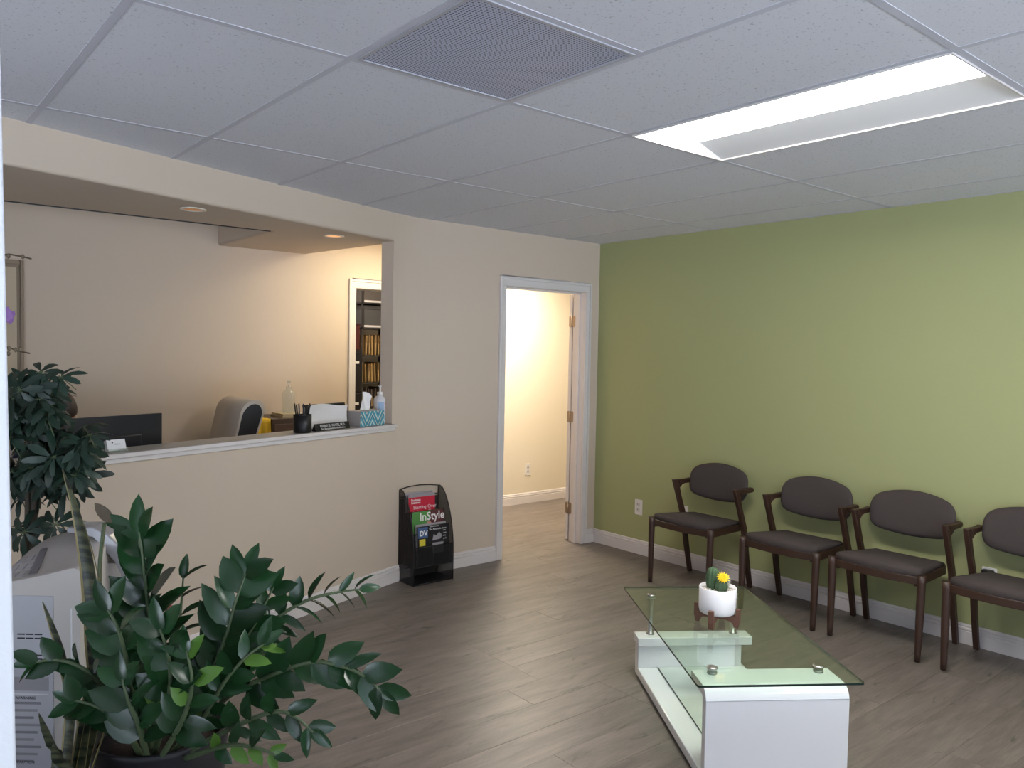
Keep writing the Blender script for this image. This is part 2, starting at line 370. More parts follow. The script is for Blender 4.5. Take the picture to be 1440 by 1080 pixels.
# ------------------------------------------------------------------ ceiling
ceil=struct('ceiling',MB().box((-6.6,-7,H+.10),(.12,1.155,H+.16)).box((-.985,.12,H+.10),(2.3,1.63,H+.16)).box((-2.7,1.155,H+.10),(-.7,2.5,H+.16)),m_plenum)
T=.6096; GX,GY=-3.427,-2.2943
xs=[GX+T*i for i in range(-4,6)]+[0.0]
def clip(poly, nx, ny, c):     # keep nx*x+ny*y<=c
    out=[]
    for i in range(len(poly)):
        a,b=poly[i],poly[(i+1)%len(poly)]; da=nx*a[0]+ny*a[1]-c; db=nx*b[0]+ny*b[1]-c
        if da<=0: out.append(a)
        if (da<0<db) or (db<0<da):
            k=da/(da-db); out.append((a[0]+k*(b[0]-a[0]),a[1]+k*(b[1]-a[1])))
    return out
def panel(name,x0,x1,y0,y1,z0,z1,m,parent):
    p=[(x0,y0),(x1,y0),(x1,y1),(x0,y1)]
    p=clip(p,NV.x,NV.y,RC+.004); p=clip(p,0,1,0)
    if len(p)<3: return
    ar=abs(sum(p[i][0]*p[(i+1)%len(p)][1]-p[(i+1)%len(p)][0]*p[i][1] for i in range(len(p))))/2
    if ar<.0006: return
    ox,oy=p[0]; mb=MB().prism([(a-ox,b-oy) for a,b in p],0,z1-z0)
    return mb.build(name,m,parent,loc=(ox,oy,z0))
ys=[GY-2*T*2,GY-2*T,GY,GY+2*T,GY+4*T]
for i in range(len(xs)-1):
    for j in range(len(ys)-1):
        x0,x1,y0,y1=xs[i],xs[i+1],ys[j],ys[j+1]
        if i==6 and j==1: continue                 # troffer
        if i==4 and j==1:                          # vent bay plus a half tile
            panel('ceiling_tile',x0,x1,y0,GY-T,H+.001,H+.016,m_tile,ceil); continue
        panel('ceiling_tile',x0,x1,y0,y1,H+.001,H+.016,m_tile,ceil)
tw=.012
for x in xs[1:-1]: panel('ceiling_tee',x-tw,x+tw,-4.75,.3,H-.0008,H+.004,m_tee,ceil)
for y in ys[:-1]:
    for i in range(len(xs)-1): panel('ceiling_tee',xs[i]+tw,xs[i+1]-(tw if i<len(xs)-2 else 0),y-tw,y+tw,H-.0007,H+.004,m_tee,ceil)
panel('ceiling_tee',xs[4]+tw,xs[5]-tw,GY-T-tw,GY-T+tw,H-.0007,H+.004,m_tee,ceil)
# wall angle strips
panel('wall_angle',-.018,0,-4.7,0,H-.0007,H+.004,m_tee,ceil)
m_plain=mat('white ceiling paint',(196,192,188),.8)
struct('trim_4',MB().box((-1.99,.1,H+.005),(-.985,1.055,H+.02)).box((-.985,.12,H+.005),(2.2,1.53,H+.02)).box((-2.6,1.155,H+.005),(-.78,2.4,H+.02)).box((-6.6,.13,H+.005),(-2.65,1.055,H+.02)),m_plain,label='plain white ceiling board past the tiled ceiling')

# return air vent: perforated steel panel
def perf_mat():
    m=mat('perforated steel',(140,140,150),.5); nt=m.node_tree; b=nt.nodes['Principled BSDF']; L=nt.links
    tc=nt.nodes.new('ShaderNodeTexCoord'); v=nt.nodes.new('ShaderNodeTexVoronoi'); v.inputs['Scale'].default_value=95; v.inputs['Randomness'].default_value=0
    L.new(tc.outputs['Object'],v.inputs['Vector'])
    r=nt.nodes.new('ShaderNodeValToRGB'); r.color_ramp.elements[0].position=.28; r.color_ramp.elements[0].color=lin((74,76,92)); r.color_ramp.elements[1].position=.34; r.color_ramp.elements[1].color=lin((180,184,204))
    L.new(v.outputs['Distance'],r.inputs[0]); L.new(r.outputs[0],b.inputs['Base Color']); return m
vt=thing('ceiling_vent','square grey perforated return air vent set in the tiled ceiling','vent',(GX+T/2,GY-T/2,H))
q=T/2-tw-.001
MB().box((-q,-q,-.004),(q,-q+.012,.004)).box((-q,q-.012,-.004),(q,q,.004)).box((-q,-q+.012,-.004),(-q+.012,q-.012,.004)).box((q-.012,-q+.012,-.004),(q,q-.012,.004)).build('frame',mat('vent frame grey',(170,170,178),.5),vt)
MB().box((-q+.012,-q+.012,-.001),(q-.012,q-.012,.003)).build('perforated_panel',perf_mat(),vt)

# troffers
m_lens=mat('lit lens',(255,252,248),.5,emit=TROFFER)
m_refl=mat('matte white reflector',(232,232,234),.6)
def troffer(label,loc):
    t=thing('ceiling_light',label,'light',loc)
    a,b=T/2-tw-.001,T-tw-.001       # half sizes
    i=.006
    fr=MB().box((-a,-b,-.006),(a,-b+i,.03)).box((-a,b-i,-.006),(a,b,.03)).box((-a,-b+i,-.006),(-a+i,b-i,.03)).box((a-i,-b+i,-.006),(a,b-i,.03))
    fr.build('frame',m_white,t)
    # reflector wings slope up to the lens
    l0,l1=-a+i+.004,a-.215; hz=.032
    P=lambda x,y,z:(x,y,z)
    vs=[P(-a+i,-b+i,0),P(a-i,-b+i,0),P(a-i,b-i,0),P(-a+i,b-i,0),P(l0,-b+.04,hz),P(l1,-b+.04,hz),P(l1,b-.04,hz),P(l0,b-.04,hz)]
    MB().add(vs,[(0,1,5,4),(1,2,6,5),(2,3,7,6),(3,0,4,7)]).build('reflector',m_refl,t)
    MB().box((l0,-b+.04,hz),(l1,b-.04,hz+.006)).build('lens',m_lens,t)
    return t
troffer('lit rectangular ceiling troffer with a bright lens and a grey side wing',(GX+2.5*T,GY-T,H))
# recessed downlights in the soffit
def downlight(p,label,e):
    t=thing('downlight',label,'light',p,group=None)
    MB().lathe([(.062,0),(.062,-.004),(.05,-.006),(.046,-.002),(.046,.0)],n=28).build('trim_ring',mat('downlight ring',(214,206,196),.4),t)
    MB().lathe([(.045,-.0015),(.0,-.0015)],n=28).build('lens',mat('downlight lens %s'%e,(255,226,180),.5,emit=e),t)
p=rp(-1.505,.185,2.2); downlight(p,'dim round downlight in the soffit above the monitor',.06)
p=rp(-.50,.19,2.2); downlight(p,'round downlight in the soffit near the right end of the opening',.25)

# ------------------------------------------------------------------ outlets
def outlet(loc,rz,label,plug=False):
    t=thing('wall_outlet',label,'outlet',loc,rz)      # local -y faces the room
    pl=MB().prism(rrect(.072,.116,.006),-.005,0,ax=1).build('cover_plate',mat('outlet white',(222,218,214),.4),t,bevel=.0015)
    for z in (.02,-.02):
        MB().prism([(a,z+b) for a,b in rrect(.034,.028,.010)],-.0068,-.0052,ax=1).build('socket',mat('socket white',(205,200,196),.4),t)
        s=MB()
        for x in (-.007,.007): s.box((x-.0015,-.0073,z-.003),(x+.0015,-.0069,z+.008))
        s.box((-.002,-.0073,z-.011),(.002,-.0069,z-.007)); s.build('slot',m_black,t)
    if plug:
        MB().box((-.028,-.045,-.012),(.028,-.0075,.05)).build('plug',m_black,t,bevel=.006)
outlet((-.0005,-.472,.353),-pi/2,'white wall outlet on the green wall left of the chairs')
outlet((-.0005,-.900,.375),-pi/2,'white wall outlet on the green wall behind the leftmost chair')
outlet((-.0005,-2.893,.374),-pi/2,'white wall outlet with a black plug behind the rightmost chair',True)
outlet((.607,1.5295,.337),0,'white wall outlet in the hallway beyond the open door')

# ------------------------------------------------------------------ chairs (local: x to the right, +y to the wall, front at -y)
def smooth_path(pts,n=6):
    out=[]; P=[V(p) for p in pts]
    for i in range(len(P)-1):
        a,b,c,d=P[max(i-1,0)],P[i],P[i+1],P[min(i+2,len(P)-1)]
        for k in range(n):
            t=k/n; out.append(.5*((2*b)+(c-a)*t+(2*a-5*b+4*c-d)*t*t+(3*b-a-3*c+d)*t**3))
    out.append(P[-1]); return out
def lerp_r(rs,n,m):
    return [rs[min(i//n,len(rs)-2)]+(rs[min(i//n,len(rs)-2)+1]-rs[min(i//n,len(rs)-2)])*((i-(min(i//n,len(rs)-2))*n)/n) for i in range(m)]
def make_chair():
    t=thing('waiting_chair','','chair')
    # y=0 at the wall face of the rear feet
    # seat pad: squarish with bowed front
    def pad_outline(k):
        pts=[]
        for i in range(13): # front edge
            u=-1+2*i/12; pts.append((u*.222,-.445-.035*(1-u*u)))
        for i in range(9):
            u=i/8; pts.append((.222-.03*u,-.445+u*.385))
        for i in range(13):
            u=1-2*i/12; pts.append((u*.192,-.06+.0*(1-u*u)))
        for i in range(9):
            u=i/8; pts.append((-.192-.03*u,-.06-u*.385))
        return pts
    o=pad_outline(0); cx,cy=0,-.26; mb=MB(); rings=[]
    for sc,z in ((.955,.418),(.985,.425),(1.0,.438),(.985,.452),(.93,.461),(.6,.467),(.25,.468)):
        rings.append([(cx+(a-cx)*sc,cy+(b-cy)*sc,z-.003+ (.030*((b+.06)/-.4)-.022 if z>.43 else 0)) for a,b in o])
    n=len(o)
    mb.add([p for r in rings for p in r],[(i*n+j,i*n+(j+1)%n,(i+1)*n+(j+1)%n,(i+1)*n+j) for i in range(len(rings)-1) for j in range(n)],0,True)
    mb.add(rings[-1],[tuple(range(n))]).add(rings[0],[tuple(range(n))[::-1]])
    mb.build('seat',m_fabric,t)
    # seat frame rails
    mb=MB()
    fpath=[(u*.225,-.452-.03*(1-u*u)) for u in [-1+i/6 for i in range(13)]]
    ring=[]
    for (a,b) in fpath: ring += [(a,b,.385),(a,b,.425),(a,b+.024,.425),(a,b+.024,.385)]
    mb.add(ring,[(i*4+j,i*4+(j+1)%4,(i+1)*4+(j+1)%4,(i+1)*4+j) for i in range(12) for j in range(4)]+[(0,1,2,3),(48,49,50,51)],0)
    for s in (-1,1):
        R=MB(); x0,x1=s*.222,s*.205
        mb.prism([(x0,-.45),(x0-s*.024,-.45),(x1-s*.024,-.08),(x1,-.08)],.375,.42)
    mb.box((-.2,-.095,.38),(.2,-.072,.42))
    mb.build('seat_frame',m_walnut,t,bevel=.003)
    for s in (-1,1):
        p=[(s*.232,-.455,0),(s*.234,-.45,.22),(s*.236,-.448,.436)]
        MB().tube(smooth_path(p,4),lerp_r([.0145,.0195,.021],4,9),10).build('leg',m_walnut,t)
        # rear leg sweeps forward to carry the armrest: sawn flat piece, mitred at the top front corner
        pr=[(-.006,0),(-.034,0),(-.086,.20),(-.128,.40),(-.178,.53),(-.232,.664),(-.196,.664),(-.174,.625),(-.150,.55),(-.088,.40),(-.052,.20)]
        MB().prism(pr,s*.243-.0135,s*.243+.0135,ax=0).build('leg',m_walnut,t,bevel=.004)
        pr=[(-.194,.6635),(-.10,.658),(-.045,.662),(-.028,.655),(-.030,.634),(-.07,.630),(-.12,.630),(-.150,.622),(-.166,.606),(-.174,.628)]
        MB().prism(pr,s*.243-.016,s*.243+.016,ax=0).build('armrest',m_walnut,t,bevel=.005)
    # curved backrest pad
    def outline(u):      # u in -1..1 -> (z low, z high)
        e=max(0,1-abs(u)**14)**.5
        return .655-(.084+.028*(1-u*u))*e, .665+(.073+.052*(1-u*u))*e
    W=.230
    def P(u,v,side):
        v=(1-cos(pi*v))/2
        zb,zt=outline(u); z=zb+(zt-zb)*v
        y=-.046-.014*u*u+.04*(z-.66)/.25
        th=.024*(max(0,1-(2*v-1)**4)**.5)*(max(0,1-abs(u)**12)**.5)
        return (u*W+.008,y-.012+(-th if side else th*.8),z)
    mb=MB(); N=28; Mv=10
    mb.grid(lambda a,b:P(sin(pi/2*(2*a-1)),b,1),N,Mv); mb.grid(lambda a,b:P(sin(pi/2*(2*a-1)),b,0),N,Mv)
    mb.build('backrest',m_fabric,t)
    return t
ch0=make_chair()
chairs=[(-1.262,.035,'walnut framed armchair nearest the door, leftmost of the row, before an outlet'),
        (-1.956,.02,'charcoal upholstered armchair second from the door in the green wall row'),
        (-2.518,.012,'third armchair from the door, left of the outlet with the black plug'),
        (-3.107,.012,'rightmost armchair, cut by the picture edge, hiding a plugged outlet')]
for k,(yy,dx,lb) in enumerate(chairs):
    o=ch0 if k==0 else copy_tree(ch0)
    o.location=(-dx-.018,yy,0); o.rotation_euler=(0,0,-pi/2); o['label']=lb; o['group']='waiting chairs along the green wall'

# ------------------------------------------------------------------ coffee table (local a along x, b along y)
C0=V((-1.700,-1.875,0)); A1=V((.822,-.570,0)).normalized(); B1=V((-A1.y,A1.x,0))*-1
ang=math.atan2(A1.y,A1.x)
tb=thing('coffee_table','low coffee table with glass top on a white lacquered base','table',C0,ang)   # local y negative = towards the camera
tb_sy=-1
def lb(a,b): return (a,-b)
mb=MB()
mb.box((.034,-1.10,.012),(.548,-.125,.052)); mb.build('base_plinth',m_gloss,tb,bevel=.004)
# near panel: vertical slab rolling over into a top flange
pr=[(1.135,.012),(1.135,.31)]+arc(1.083,.310,.052,0,90,8)[1:]+[(.965,.362),(.965,.326)]+arc(1.083,.310,.016,90,0,6)+[(1.099,.012)]
MB().prism([(-b,z) for b,z in pr],.034,.552,ax=0).build('tall_end_panel',m_gloss,tb,bevel=.002)
MB().box((.035,-1.1362,.318),(.551,-1.134,.3195)).build('seam_line',mat('seam grey',(170,170,176),.4),tb)
mb=MB().box((.034,-.180,.05),(.53,-.125,.160)).box((.03,-.195,.158),(.575,-.105,.198))
mb.build('low_end_block',m_gloss,tb,bevel=.004)
gb=MB(); gx=(.128,.47)
gb.box((gx[0],-1.09,.0535),(gx[1],-.19,.0585)); gb.build('glass_inlay',glassmat('inlay glass',(.95,.97,.95,1)),tb,label='clear glass sheet lying on the plinth')
MB().box((gx[0]-.002,-1.09,.0535),(gx[0],-.19,.059)).build('inlay_edge',m_gedge,tb)
for a in (.10,.50):
    MB().lathe([(.019,.198),(.019,.204),(.0125,.206),(.0125,.366),(.021,.367),(.021,.3725)],(a,-.14,0),16).build('post',m_chrome,tb)
    MB().lathe([(.02,.382),(.02,.386),(.016,.388),(0,.388)],(a,-.14,0),16).build('cap',m_chrome,tb)
    MB().lathe([(.018,.362),(.018,.3725)],(a,-1.0,0),16).build('post',m_chrome,tb)
    MB().lathe([(.02,.382),(.02,.386),(.016,.388),(0,.388)],(a,-1.0,0),16).build('cap',m_chrome,tb)
o2=[(a,b) for a,b in [(x+.3,y-.574) for x,y in rrect(.6,1.148,.012)]]
gt=MB(); gt.prism(o2,.373,.381,0); k=len(o2)
for i in range(2,2+k): gt.m[i]=1
gt.build('glass_top',[m_glass,m_gedge],tb)

# cactus planter on the table
cp=V((-1.776,-2.474,.3815))
pt=thing('potted_cactus','small cactus with a yellow flower in a white pot on a wooden stand','plant',cp,radians(20))
MB().lathe([(.0,.050),(.066,.050),(.074,.055),(.077,.069),(.0775,.158),(.0755,.16),(.072,.158),(.071,.145),(.0,.145)],n=36).build('pot',m_ceramic,pt)
st=MB().box((-.06,-.010,.026),(.06,.010,.0495)).box((-.010,-.06,.0262),(.010,-.010,.0493)).box((-.010,.010,.0262),(.010,.06,.0493)).build('stand',m_copper,pt,bevel=.002)
for k in range(4):
    a=k*pi/2; R=Matrix.Rotation(a,4,'Z')
    MB().prism([(.074,0),(.090,0),(.0965,.03),(.0965,.078),(.0800,.078),(.0800,.0495),(.040,.0495),(.040,.026),(.058,.024),(.069,.016)],-.011,.011,ax=1,R=R).build('stand_leg',m_copper,pt,bevel=.001)
m_peb=mat('pale gravel',(218,210,200),.8,rnd=.1)
pb=MB(); rnd=random.Random(3)
for i in range(120):
    a=rnd.uniform(0,2*pi); r=.066*math.sqrt(rnd.random()); s=rnd.uniform(.003,.006)
    pb.lathe([(0,-s),(s,-s*.3),(s*.9,s*.5),(0,s)],(r*cos(a),r*sin(a),.147),5,smooth=False)
pb.build('gravel',m_peb,pt,kind='stuff')
m_cact=mat('cactus green',(66,92,62),.7,var=.3,vscale=60); m_spine=mat('cactus spine',(150,150,120),.7)
def cactus(name,cx,cy,z0,h,r,ribs):
    n=ribs*4; rings=[]
    for i in range(9):
        k=i/8; rr=r*(.72+.5*sin(pi*min(1,k*.9+.1)))*(1 if k<.85 else math.sqrt(max(.02,1-((k-.85)/.15)**2)))
        rings.append([(cx+rr*(1+.13*cos(ribs*2*pi*j/n))*cos(2*pi*j/n),cy+rr*(1+.13*cos(ribs*2*pi*j/n))*sin(2*pi*j/n),z0+h*k) for j in range(n)])
    mb=MB().add([p for r_ in rings for p in r_],[(i*n+j,i*n+(j+1)%n,(i+1)*n+(j+1)%n,(i+1)*n+j) for i in range(8) for j in range(n)],0,True).add(rings[-1],[tuple(range(n))])
    for i in range(1,8):
        for j in range(0,n,4):
            p=V(rings[i][j]); d=(p-V((cx,cy,p.z))).normalized()
            for e in (-1,1):
                q=p+d*.006+V((-d.y,d.x,0))*.003*e+V((0,0,.002)); mb.add([p+V((0,0,.0004)),p-V((0,0,.0004)),q],[(0,1,2)],1)
    return mb.build(name,[m_cact,m_spine],pt)
Rm=Matrix.Rotation(-radians(20),3,'Z')
def loc(dr,df,z):  # local point: dr to the camera's right, df away
    v=Rm@(rr_*dr+ff_*df); return (v.x,v.y,z)
a=loc(-.018,.015,.14); cactus('tall_cactus',a[0],a[1],.142,.098,.022,9)
a=loc(.008,-.020,.14); cactus('round_cactus',a[0],a[1],.142,.055,.021,8)
fc=V(loc(.013,-.030,.206)); fl=MB()
m_yel=mat('yellow petals',(250,206,20),.6,var=.08,vscale=80)
fx=V(loc(0,-.8,.75)).normalized(); fu=fx.cross(V((1,0,.2))).normalized(); fw_=fx.cross(fu)
for ring,(cnt,ln,ti) in enumerate(((14,.029,.12),(12,.024,.45),(9,.016,.9))):
    for k in range(cnt):
        a=2*pi*k/cnt+ring*.2; d=fu*cos(a)+fw_*sin(a); sd=fw_*cos(a)-fu*sin(a)
        e=d*cos(ti)+fx*sin(ti)*.8
        fl.add([fc,fc+e*ln*.5+sd*.0052,fc+e*ln,fc+e*ln*.5-sd*.0052],[(0,1,2,3)],0)
fl.tube([fc-fx*.024,fc],[.005,.006],8)
fl.build('flower',m_yel,pt,label='round yellow cactus flower')
a=loc(.033,-.008,0); MB().box((a[0]-.005,a[1]-.001,.14),(a[0]+.005,a[1]+.001,.178)).build('plant_tag',m_ceramic,pt)
a=loc(.050,.012,0); MB().lathe([(.006,.14),(.006,.195),(.005,.195),(.005,.141)],(a[0],a[1],0),10).build('clear_tube',m_clear,pt)

# ------------------------------------------------------------------ magazine rack
rk=thing('magazine_rack','black mesh magazine rack with three tiers standing by the door wall','rack',(-1.688,-.03,0))
m_wire=mat('black wire',(20,19,22),.45)
def mesh_mat():
    m=bpy.data.materials.new('black wire mesh'); m.use_nodes=True; nt=m.node_tree; b=nt.nodes['Principled BSDF']; L=nt.links
    b.inputs['Base Color'].default_value=lin((20,19,22)); b.inputs['Roughness'].default_value=.5
    tc=nt.nodes.new('ShaderNodeTexCoord'); sp=nt.nodes.new('ShaderNodeSeparateXYZ'); L.new(tc.outputs['Object'],sp.inputs[0])
    ad=nt.nodes.new('ShaderNodeMath'); ad.operation='ADD'; L.new(sp.outputs[0],ad.inputs[0]); L.new(sp.outputs[1],ad.inputs[1])
    def wave(src):
        mu=nt.nodes.new('ShaderNodeMath'); mu.operation='MULTIPLY'; mu.inputs[1].default_value=1/.0045; L.new(src,mu.inputs[0])
        fr=nt.nodes.new('ShaderNodeMath'); fr.operation='FRACT'; L.new(mu.outputs[0],fr.inputs[0])
        lt=nt.nodes.new('ShaderNodeMath'); lt.operation='LESS_THAN'; lt.inputs[1].default_value=.38; L.new(fr.outputs[0],lt.inputs[0]); return lt
    a=wave(ad.outputs[0]); c=wave(sp.outputs[2]); mx=nt.nodes.new('ShaderNodeMath'); mx.operation='MAXIMUM'
    L.new(a.outputs[0],mx.inputs[0]); L.new(c.outputs[0],mx.inputs[1]); L.new(mx.outputs[0],b.inputs['Alpha']); return m
m_mesh=mesh_mat()
W2=.153; D=.185
sideprof=[(0,0),(0,.59),(-.012,.60)]+[(-.02-.165*math.sin(radians(x))**1.0, .60-.42*(1-math.cos(radians(x)))**.85) for x in range(8,91,8)]+[(-D,.12),(-D,0)]
sp_=[(min(0,y),z) for y,z in sideprof]
for s in (-1,1):
    x=s*W2
    MB().prism(sp_,x-.0006,x+.0006,ax=0).build('side_mesh',m_mesh,rk)
    MB().tube([(x,y,z+.004) for y,z in sp_]+[(x,0,.004)],.0038,6).build('side_wire',m_wire,rk)
MB().tube([(-W2,0,.60),(-W2*.5,0,.612),(0,0,.616),(W2*.5,0,.612),(W2,0,.60)],.0038,6).build('cross_wire',m_wire,rk)
for a,b,c in ((0,.548,.003),(-D,.008,.0038),(0,.006,.0038)): MB().tube([(-W2,a,b),(W2,a,b)],c,6).build('cross_wire',m_wire,rk)
MB().box((-W2,-.0012,.006),(W2,0,.535)).build('back_mesh',m_mesh,rk)
MB().box((-W2,-D,.004),(W2,-.004,.010)).build('base_tray',m_wire,rk)
tiers=[(-.030,.415),(-.085,.275),(-.135,.115)]       # pocket floor y, z
for (ty,tz),hh in zip(tiers,(.04,.045,.13)):
    fy=ty-.045
    MB().box((-W2+.004,fy,tz),(W2-.004,fy+.0012,tz+hh)).build('pocket_front',m_mesh,rk)
    MB().box((-W2+.004,fy,tz-.002),(W2-.004,ty,tz)).build('pocket_floor',m_mesh,rk)
    MB().tube([(-W2,fy,tz+hh),(W2,fy,tz+hh)],.003,6).tube([(-W2,fy,tz),(W2,fy,tz)],.0025,6).tube([(0,fy,tz),(0,fy,tz+hh)],.002,6).build('pocket_wire',m_wire,rk)
base=V(rk.location)
def magazine(label,x,ty,tz,w,h,tilt,cover,deco,th=.006):
    o=thing('magazine',label,'magazine',base+V((x,ty-.012,tz+.002)),0,'magazines in the black rack')
    o.rotation_euler=(tilt,0,0)
    MB().box((-w/2,0,0),(w/2,th,h)).build('pages',mat('page white',(214,208,202),.7),o)
    MB().box((-w/2-.0005,-.0008,-.0005),(w/2+.0005,0,h+.0005)).build('cover',cover,o)
    deco(o,w,h); return o
RX90=(pi/2,0,0)
m_red=mat('red cover',(196,38,62),.4); m_grn=mat('green cover',(86,142,74),.4); m_blk=mat('black cover',(30,28,32),.35)
m_ink=mat('white ink',(232,228,226),.5); m_skin0=mat('printed pink',(196,140,130),.5); m_hair0=mat('printed dark red',(92,44,46),.5)
m_bl=mat('printed blue',(70,98,140),.5); m_ye=mat('printed yellow',(214,196,60),.5); m_gr0=mat('printed grey',(150,146,150),.5)
def plate(o,x0,x1,z0,z1,m,y=-.0011,name='cover_print'): MB().box((x0,y-.0002,z0),(x1,y,z1)).build(name,m,o)
def d_red(o,w,h):
    plate(o,-w/2,w/2,h-.02,h,m_gr0)
    text('Business',.021,m_ink,o,(-w/2+.02,-.0012,h-.045),RX90,bold=.0006); text('Solutions',.019,m_ink,o,(-w/2+.02,-.0012,h-.062),RX90,bold=.0006)
    text('Starting Over',.033,m_ink,o,(-w/2+.035,-.0012,h-.098),RX90); text('in the new Place',.026,m_ink,o,(-w/2+.035,-.0012,h-.126),RX90)
def d_grn(o,w,h):
    plate(o,.02,w/2,h-.15,h,m_hair0); plate(o,-.01,.03,h-.15,h-.07,m_skin0,-.0013)
    MB().prism([(.035+a*.022,h-.045+b*.038) for a,b in [(cos(k*pi/8),sin(k*pi/8)) for k in range(16)]],-.0016,-.0013,ax=1).build('cover_print',m_hair0,o)
    text('InStyle',.075,m_ink,o,(-w/2+.055,-.0014,h-.060),RX90,bold=.0012,scale=(.98,1,1))
def d_dark(o,w,h):
    plate(o,-w/2+.004,-.045,h-.075,h-.006,m_bl); text('DV',.046,m_ink,o,(-w/2+.014,-.0014,h-.06),RX90,bold=.0015)
    plate(o,-w/2+.012,-.065,h-.125,h-.082,m_ye); plate(o,-.03,.045,h-.012,h-.004,m_gr0)
    text('The Mountain Issue',.017,m_ink,o,(-.035,-.0014,h-.032),RX90)
    MB().prism([(-.01,h-.1),(.0,h-.06),(.02,h-.07),(.045,h-.05),(.07,h-.075),(.05,h-.095)],-.0014,-.0011,ax=1).build('cover_print',m_gr0,o)
    plate(o,-.01,.075,h-.185,h-.115,m_gr0)
    for k,b_ in enumerate(('new','trails','and','peaks')): text(b_,.013,m_ink,o,(.075,-.0014,h-.045-.018*k),RX90)
magazine('white magazine behind the red one in the rack top tier',-.022,-.028,.415,.215,.160,-.06,m_gr0,lambda *a:None)
magazine('red magazine lettered Starting Over in the rack top tier',-.012,-.044,.415,.205,.150,-.04,m_red,d_red)
magazine('green InStyle magazine with a red-haired figure in the middle tier',.006,-.095,.275,.240,.182,-.06,m_grn,d_grn)
magazine('grey magazine behind the black one in the lowest tier',.012,-.137,.115,.235,.265,-.09,m_gr0,lambda *a:None)
magazine('black magazine with a blue and yellow corner in the lowest tier',.018,-.152,.115,.245,.255,-.07,m_blk,d_dark)

# ------------------------------------------------------------------ things on the counter (local x along the wall, y behind it)
CZ=1.0342; RZ=-RA
# pen cup
pc=thing('pen_cup','round black mesh pen cup full of pens on the reception counter','cup',rp(-.888,.045,CZ),RZ)
MB().lathe([(.0,.001),(.047,.001),(.047,0),(.050,.004),(.051,.098),(.0495,.098),(.0475,.006),(0,.006)],n=24).build('cup_body',m_wire,pc)
MB().lathe([(.0505,.096),(.053,.099),(.0505,.102),(.048,.099),(.0505,.096)],n=24).build('rim',m_black,pc)
rnd=random.Random(5)
pens=['black','dark blue','grey','black','dark red','black','silver','dark grey']
for k in range(9):
    a=2*pi*k/9; r=.024+.014*(k%2); L_=rnd.uniform(.135,.160)
    o=thing('pen','dark pen standing in the black mesh pen cup','pen',rp(-.888+r*.6*cos(a),.045+r*.6*sin(a),CZ+.007),RZ,'pens in the pen cup')
    d=V((.022*cos(a),.022*sin(a),.14)).normalized()
    MB().tube([(0,0,0),d*L_*.8,d*L_],[.004,.004,.0035],7).build('barrel',mat(f'pen ink {k%4}',[(30,30,34),(34,40,66),(70,70,74),(24,24,26)][k%4],.4),o)
    MB().tube([d*L_*.80+V((.0045,0,0)),d*L_+V((.0045,0,0))],.0015,5).build('clip',m_chrome if k%3==0 else m_black,o)
# name plate
npl=thing('name_plate','black desk name plate with silver lettering beside the pen cup','sign',rp(-.674,.022,CZ),RZ)
MB().prism([(-.012,0),(.022,0),(.022,.004),(.006,.042),(.002,.042)],-.142,.142,ax=0).build('wedge',m_blk,npl,bevel=.001)
sl=math.atan2(.042,.014); rot=(sl,0,0)
text('RENNY S. WHITE, M.D.',.0205,mat('silver ink',(190,188,186),.4),npl,(0,-.0127+.006,.0212),rot,align='CENTER',bold=.0006)
text('Pain Management & Rehabilitation',.0145,MATS['silver ink'],npl,(0,-.0127+.0015,.0068),rot,align='CENTER',bold=.0003)
# paper stand
ps=thing('paper_stand','white sheet on a black backed stand behind the name plate','stand',rp(-.632,.078,CZ+.003),RZ)
R=Matrix.Rotation(radians(-13),4,'X')
MB().box((-.185,.006,0),(.165,.012,.150),R=R).build('backing_board',m_black,ps,bevel=.002)
def curl(u,v): 
    z=.002+.136*v; y=.004-.018*(u*2-1)**2*v*v-.012*v**6
    p=R@V((-.155+.31*u,y,z+.010*v*sin(u*5))); return p
pm=MB().grid(curl,12,8); pm.build('sheet',mat('paper white',(222,218,216),.6),ps)
MB().box((-.17,-.012,0),(.15,.006,.004)).build('foot',m_black,ps)
# tissue box
tx=thing('tissue_box','grey ended tissue box with a teal zigzag front on the counter','box',rp(-.338,.062,CZ),RZ)
def zig_mat():
    m=mat('teal zigzag',(70,150,170),.55); nt=m.node_tree; b=nt.nodes['Principled BSDF']; L=nt.links
    tc=nt.nodes.new('ShaderNodeTexCoord'); sp=nt.nodes.new('ShaderNodeSeparateXYZ'); L.new(tc.outputs['Object'],sp.inputs[0])
    def mth(op,a,b_=None):
        n=nt.nodes.new('ShaderNodeMath'); n.operation=op
        for i,x in enumerate((a,b_)):
            if x is None: continue
            if isinstance(x,(int,float)): n.inputs[i].default_value=x
            else: L.new(x,n.inputs[i])
        return n.outputs[0]
    tri=mth('PINGPONG',sp.outputs[0],.052); v=mth('ADD',mth('MULTIPLY',tri,1.6),sp.outputs[2]); fr=mth('FRACT',mth('MULTIPLY',v,1/.082))
    r=nt.nodes.new('ShaderNodeValToRGB'); r.color_ramp.interpolation='CONSTANT'; e=r.color_ramp.elements
    e[0].color=lin((64,142,160)); e[1].position=.35; e[1].color=lin((206,214,206)); e.new(.5).color=lin((96,168,186)); e.new(.72).color=lin((52,120,146)); e.new(.9).color=lin((214,206,190))
    L.new(fr,r.inputs[0]); L.new(r.outputs[0],b.inputs['Base Color']); return m
m_zig=zig_mat()
MB().box((-.112,-.055,0),(.112,.055,.095)).build('carton',mat('grey card',(150,144,142),.6),tx,bevel=.001)
MB().box((-.111,-.0562,.002),(.111,-.0552,.093)).build('printed_front',m_zig,tx)
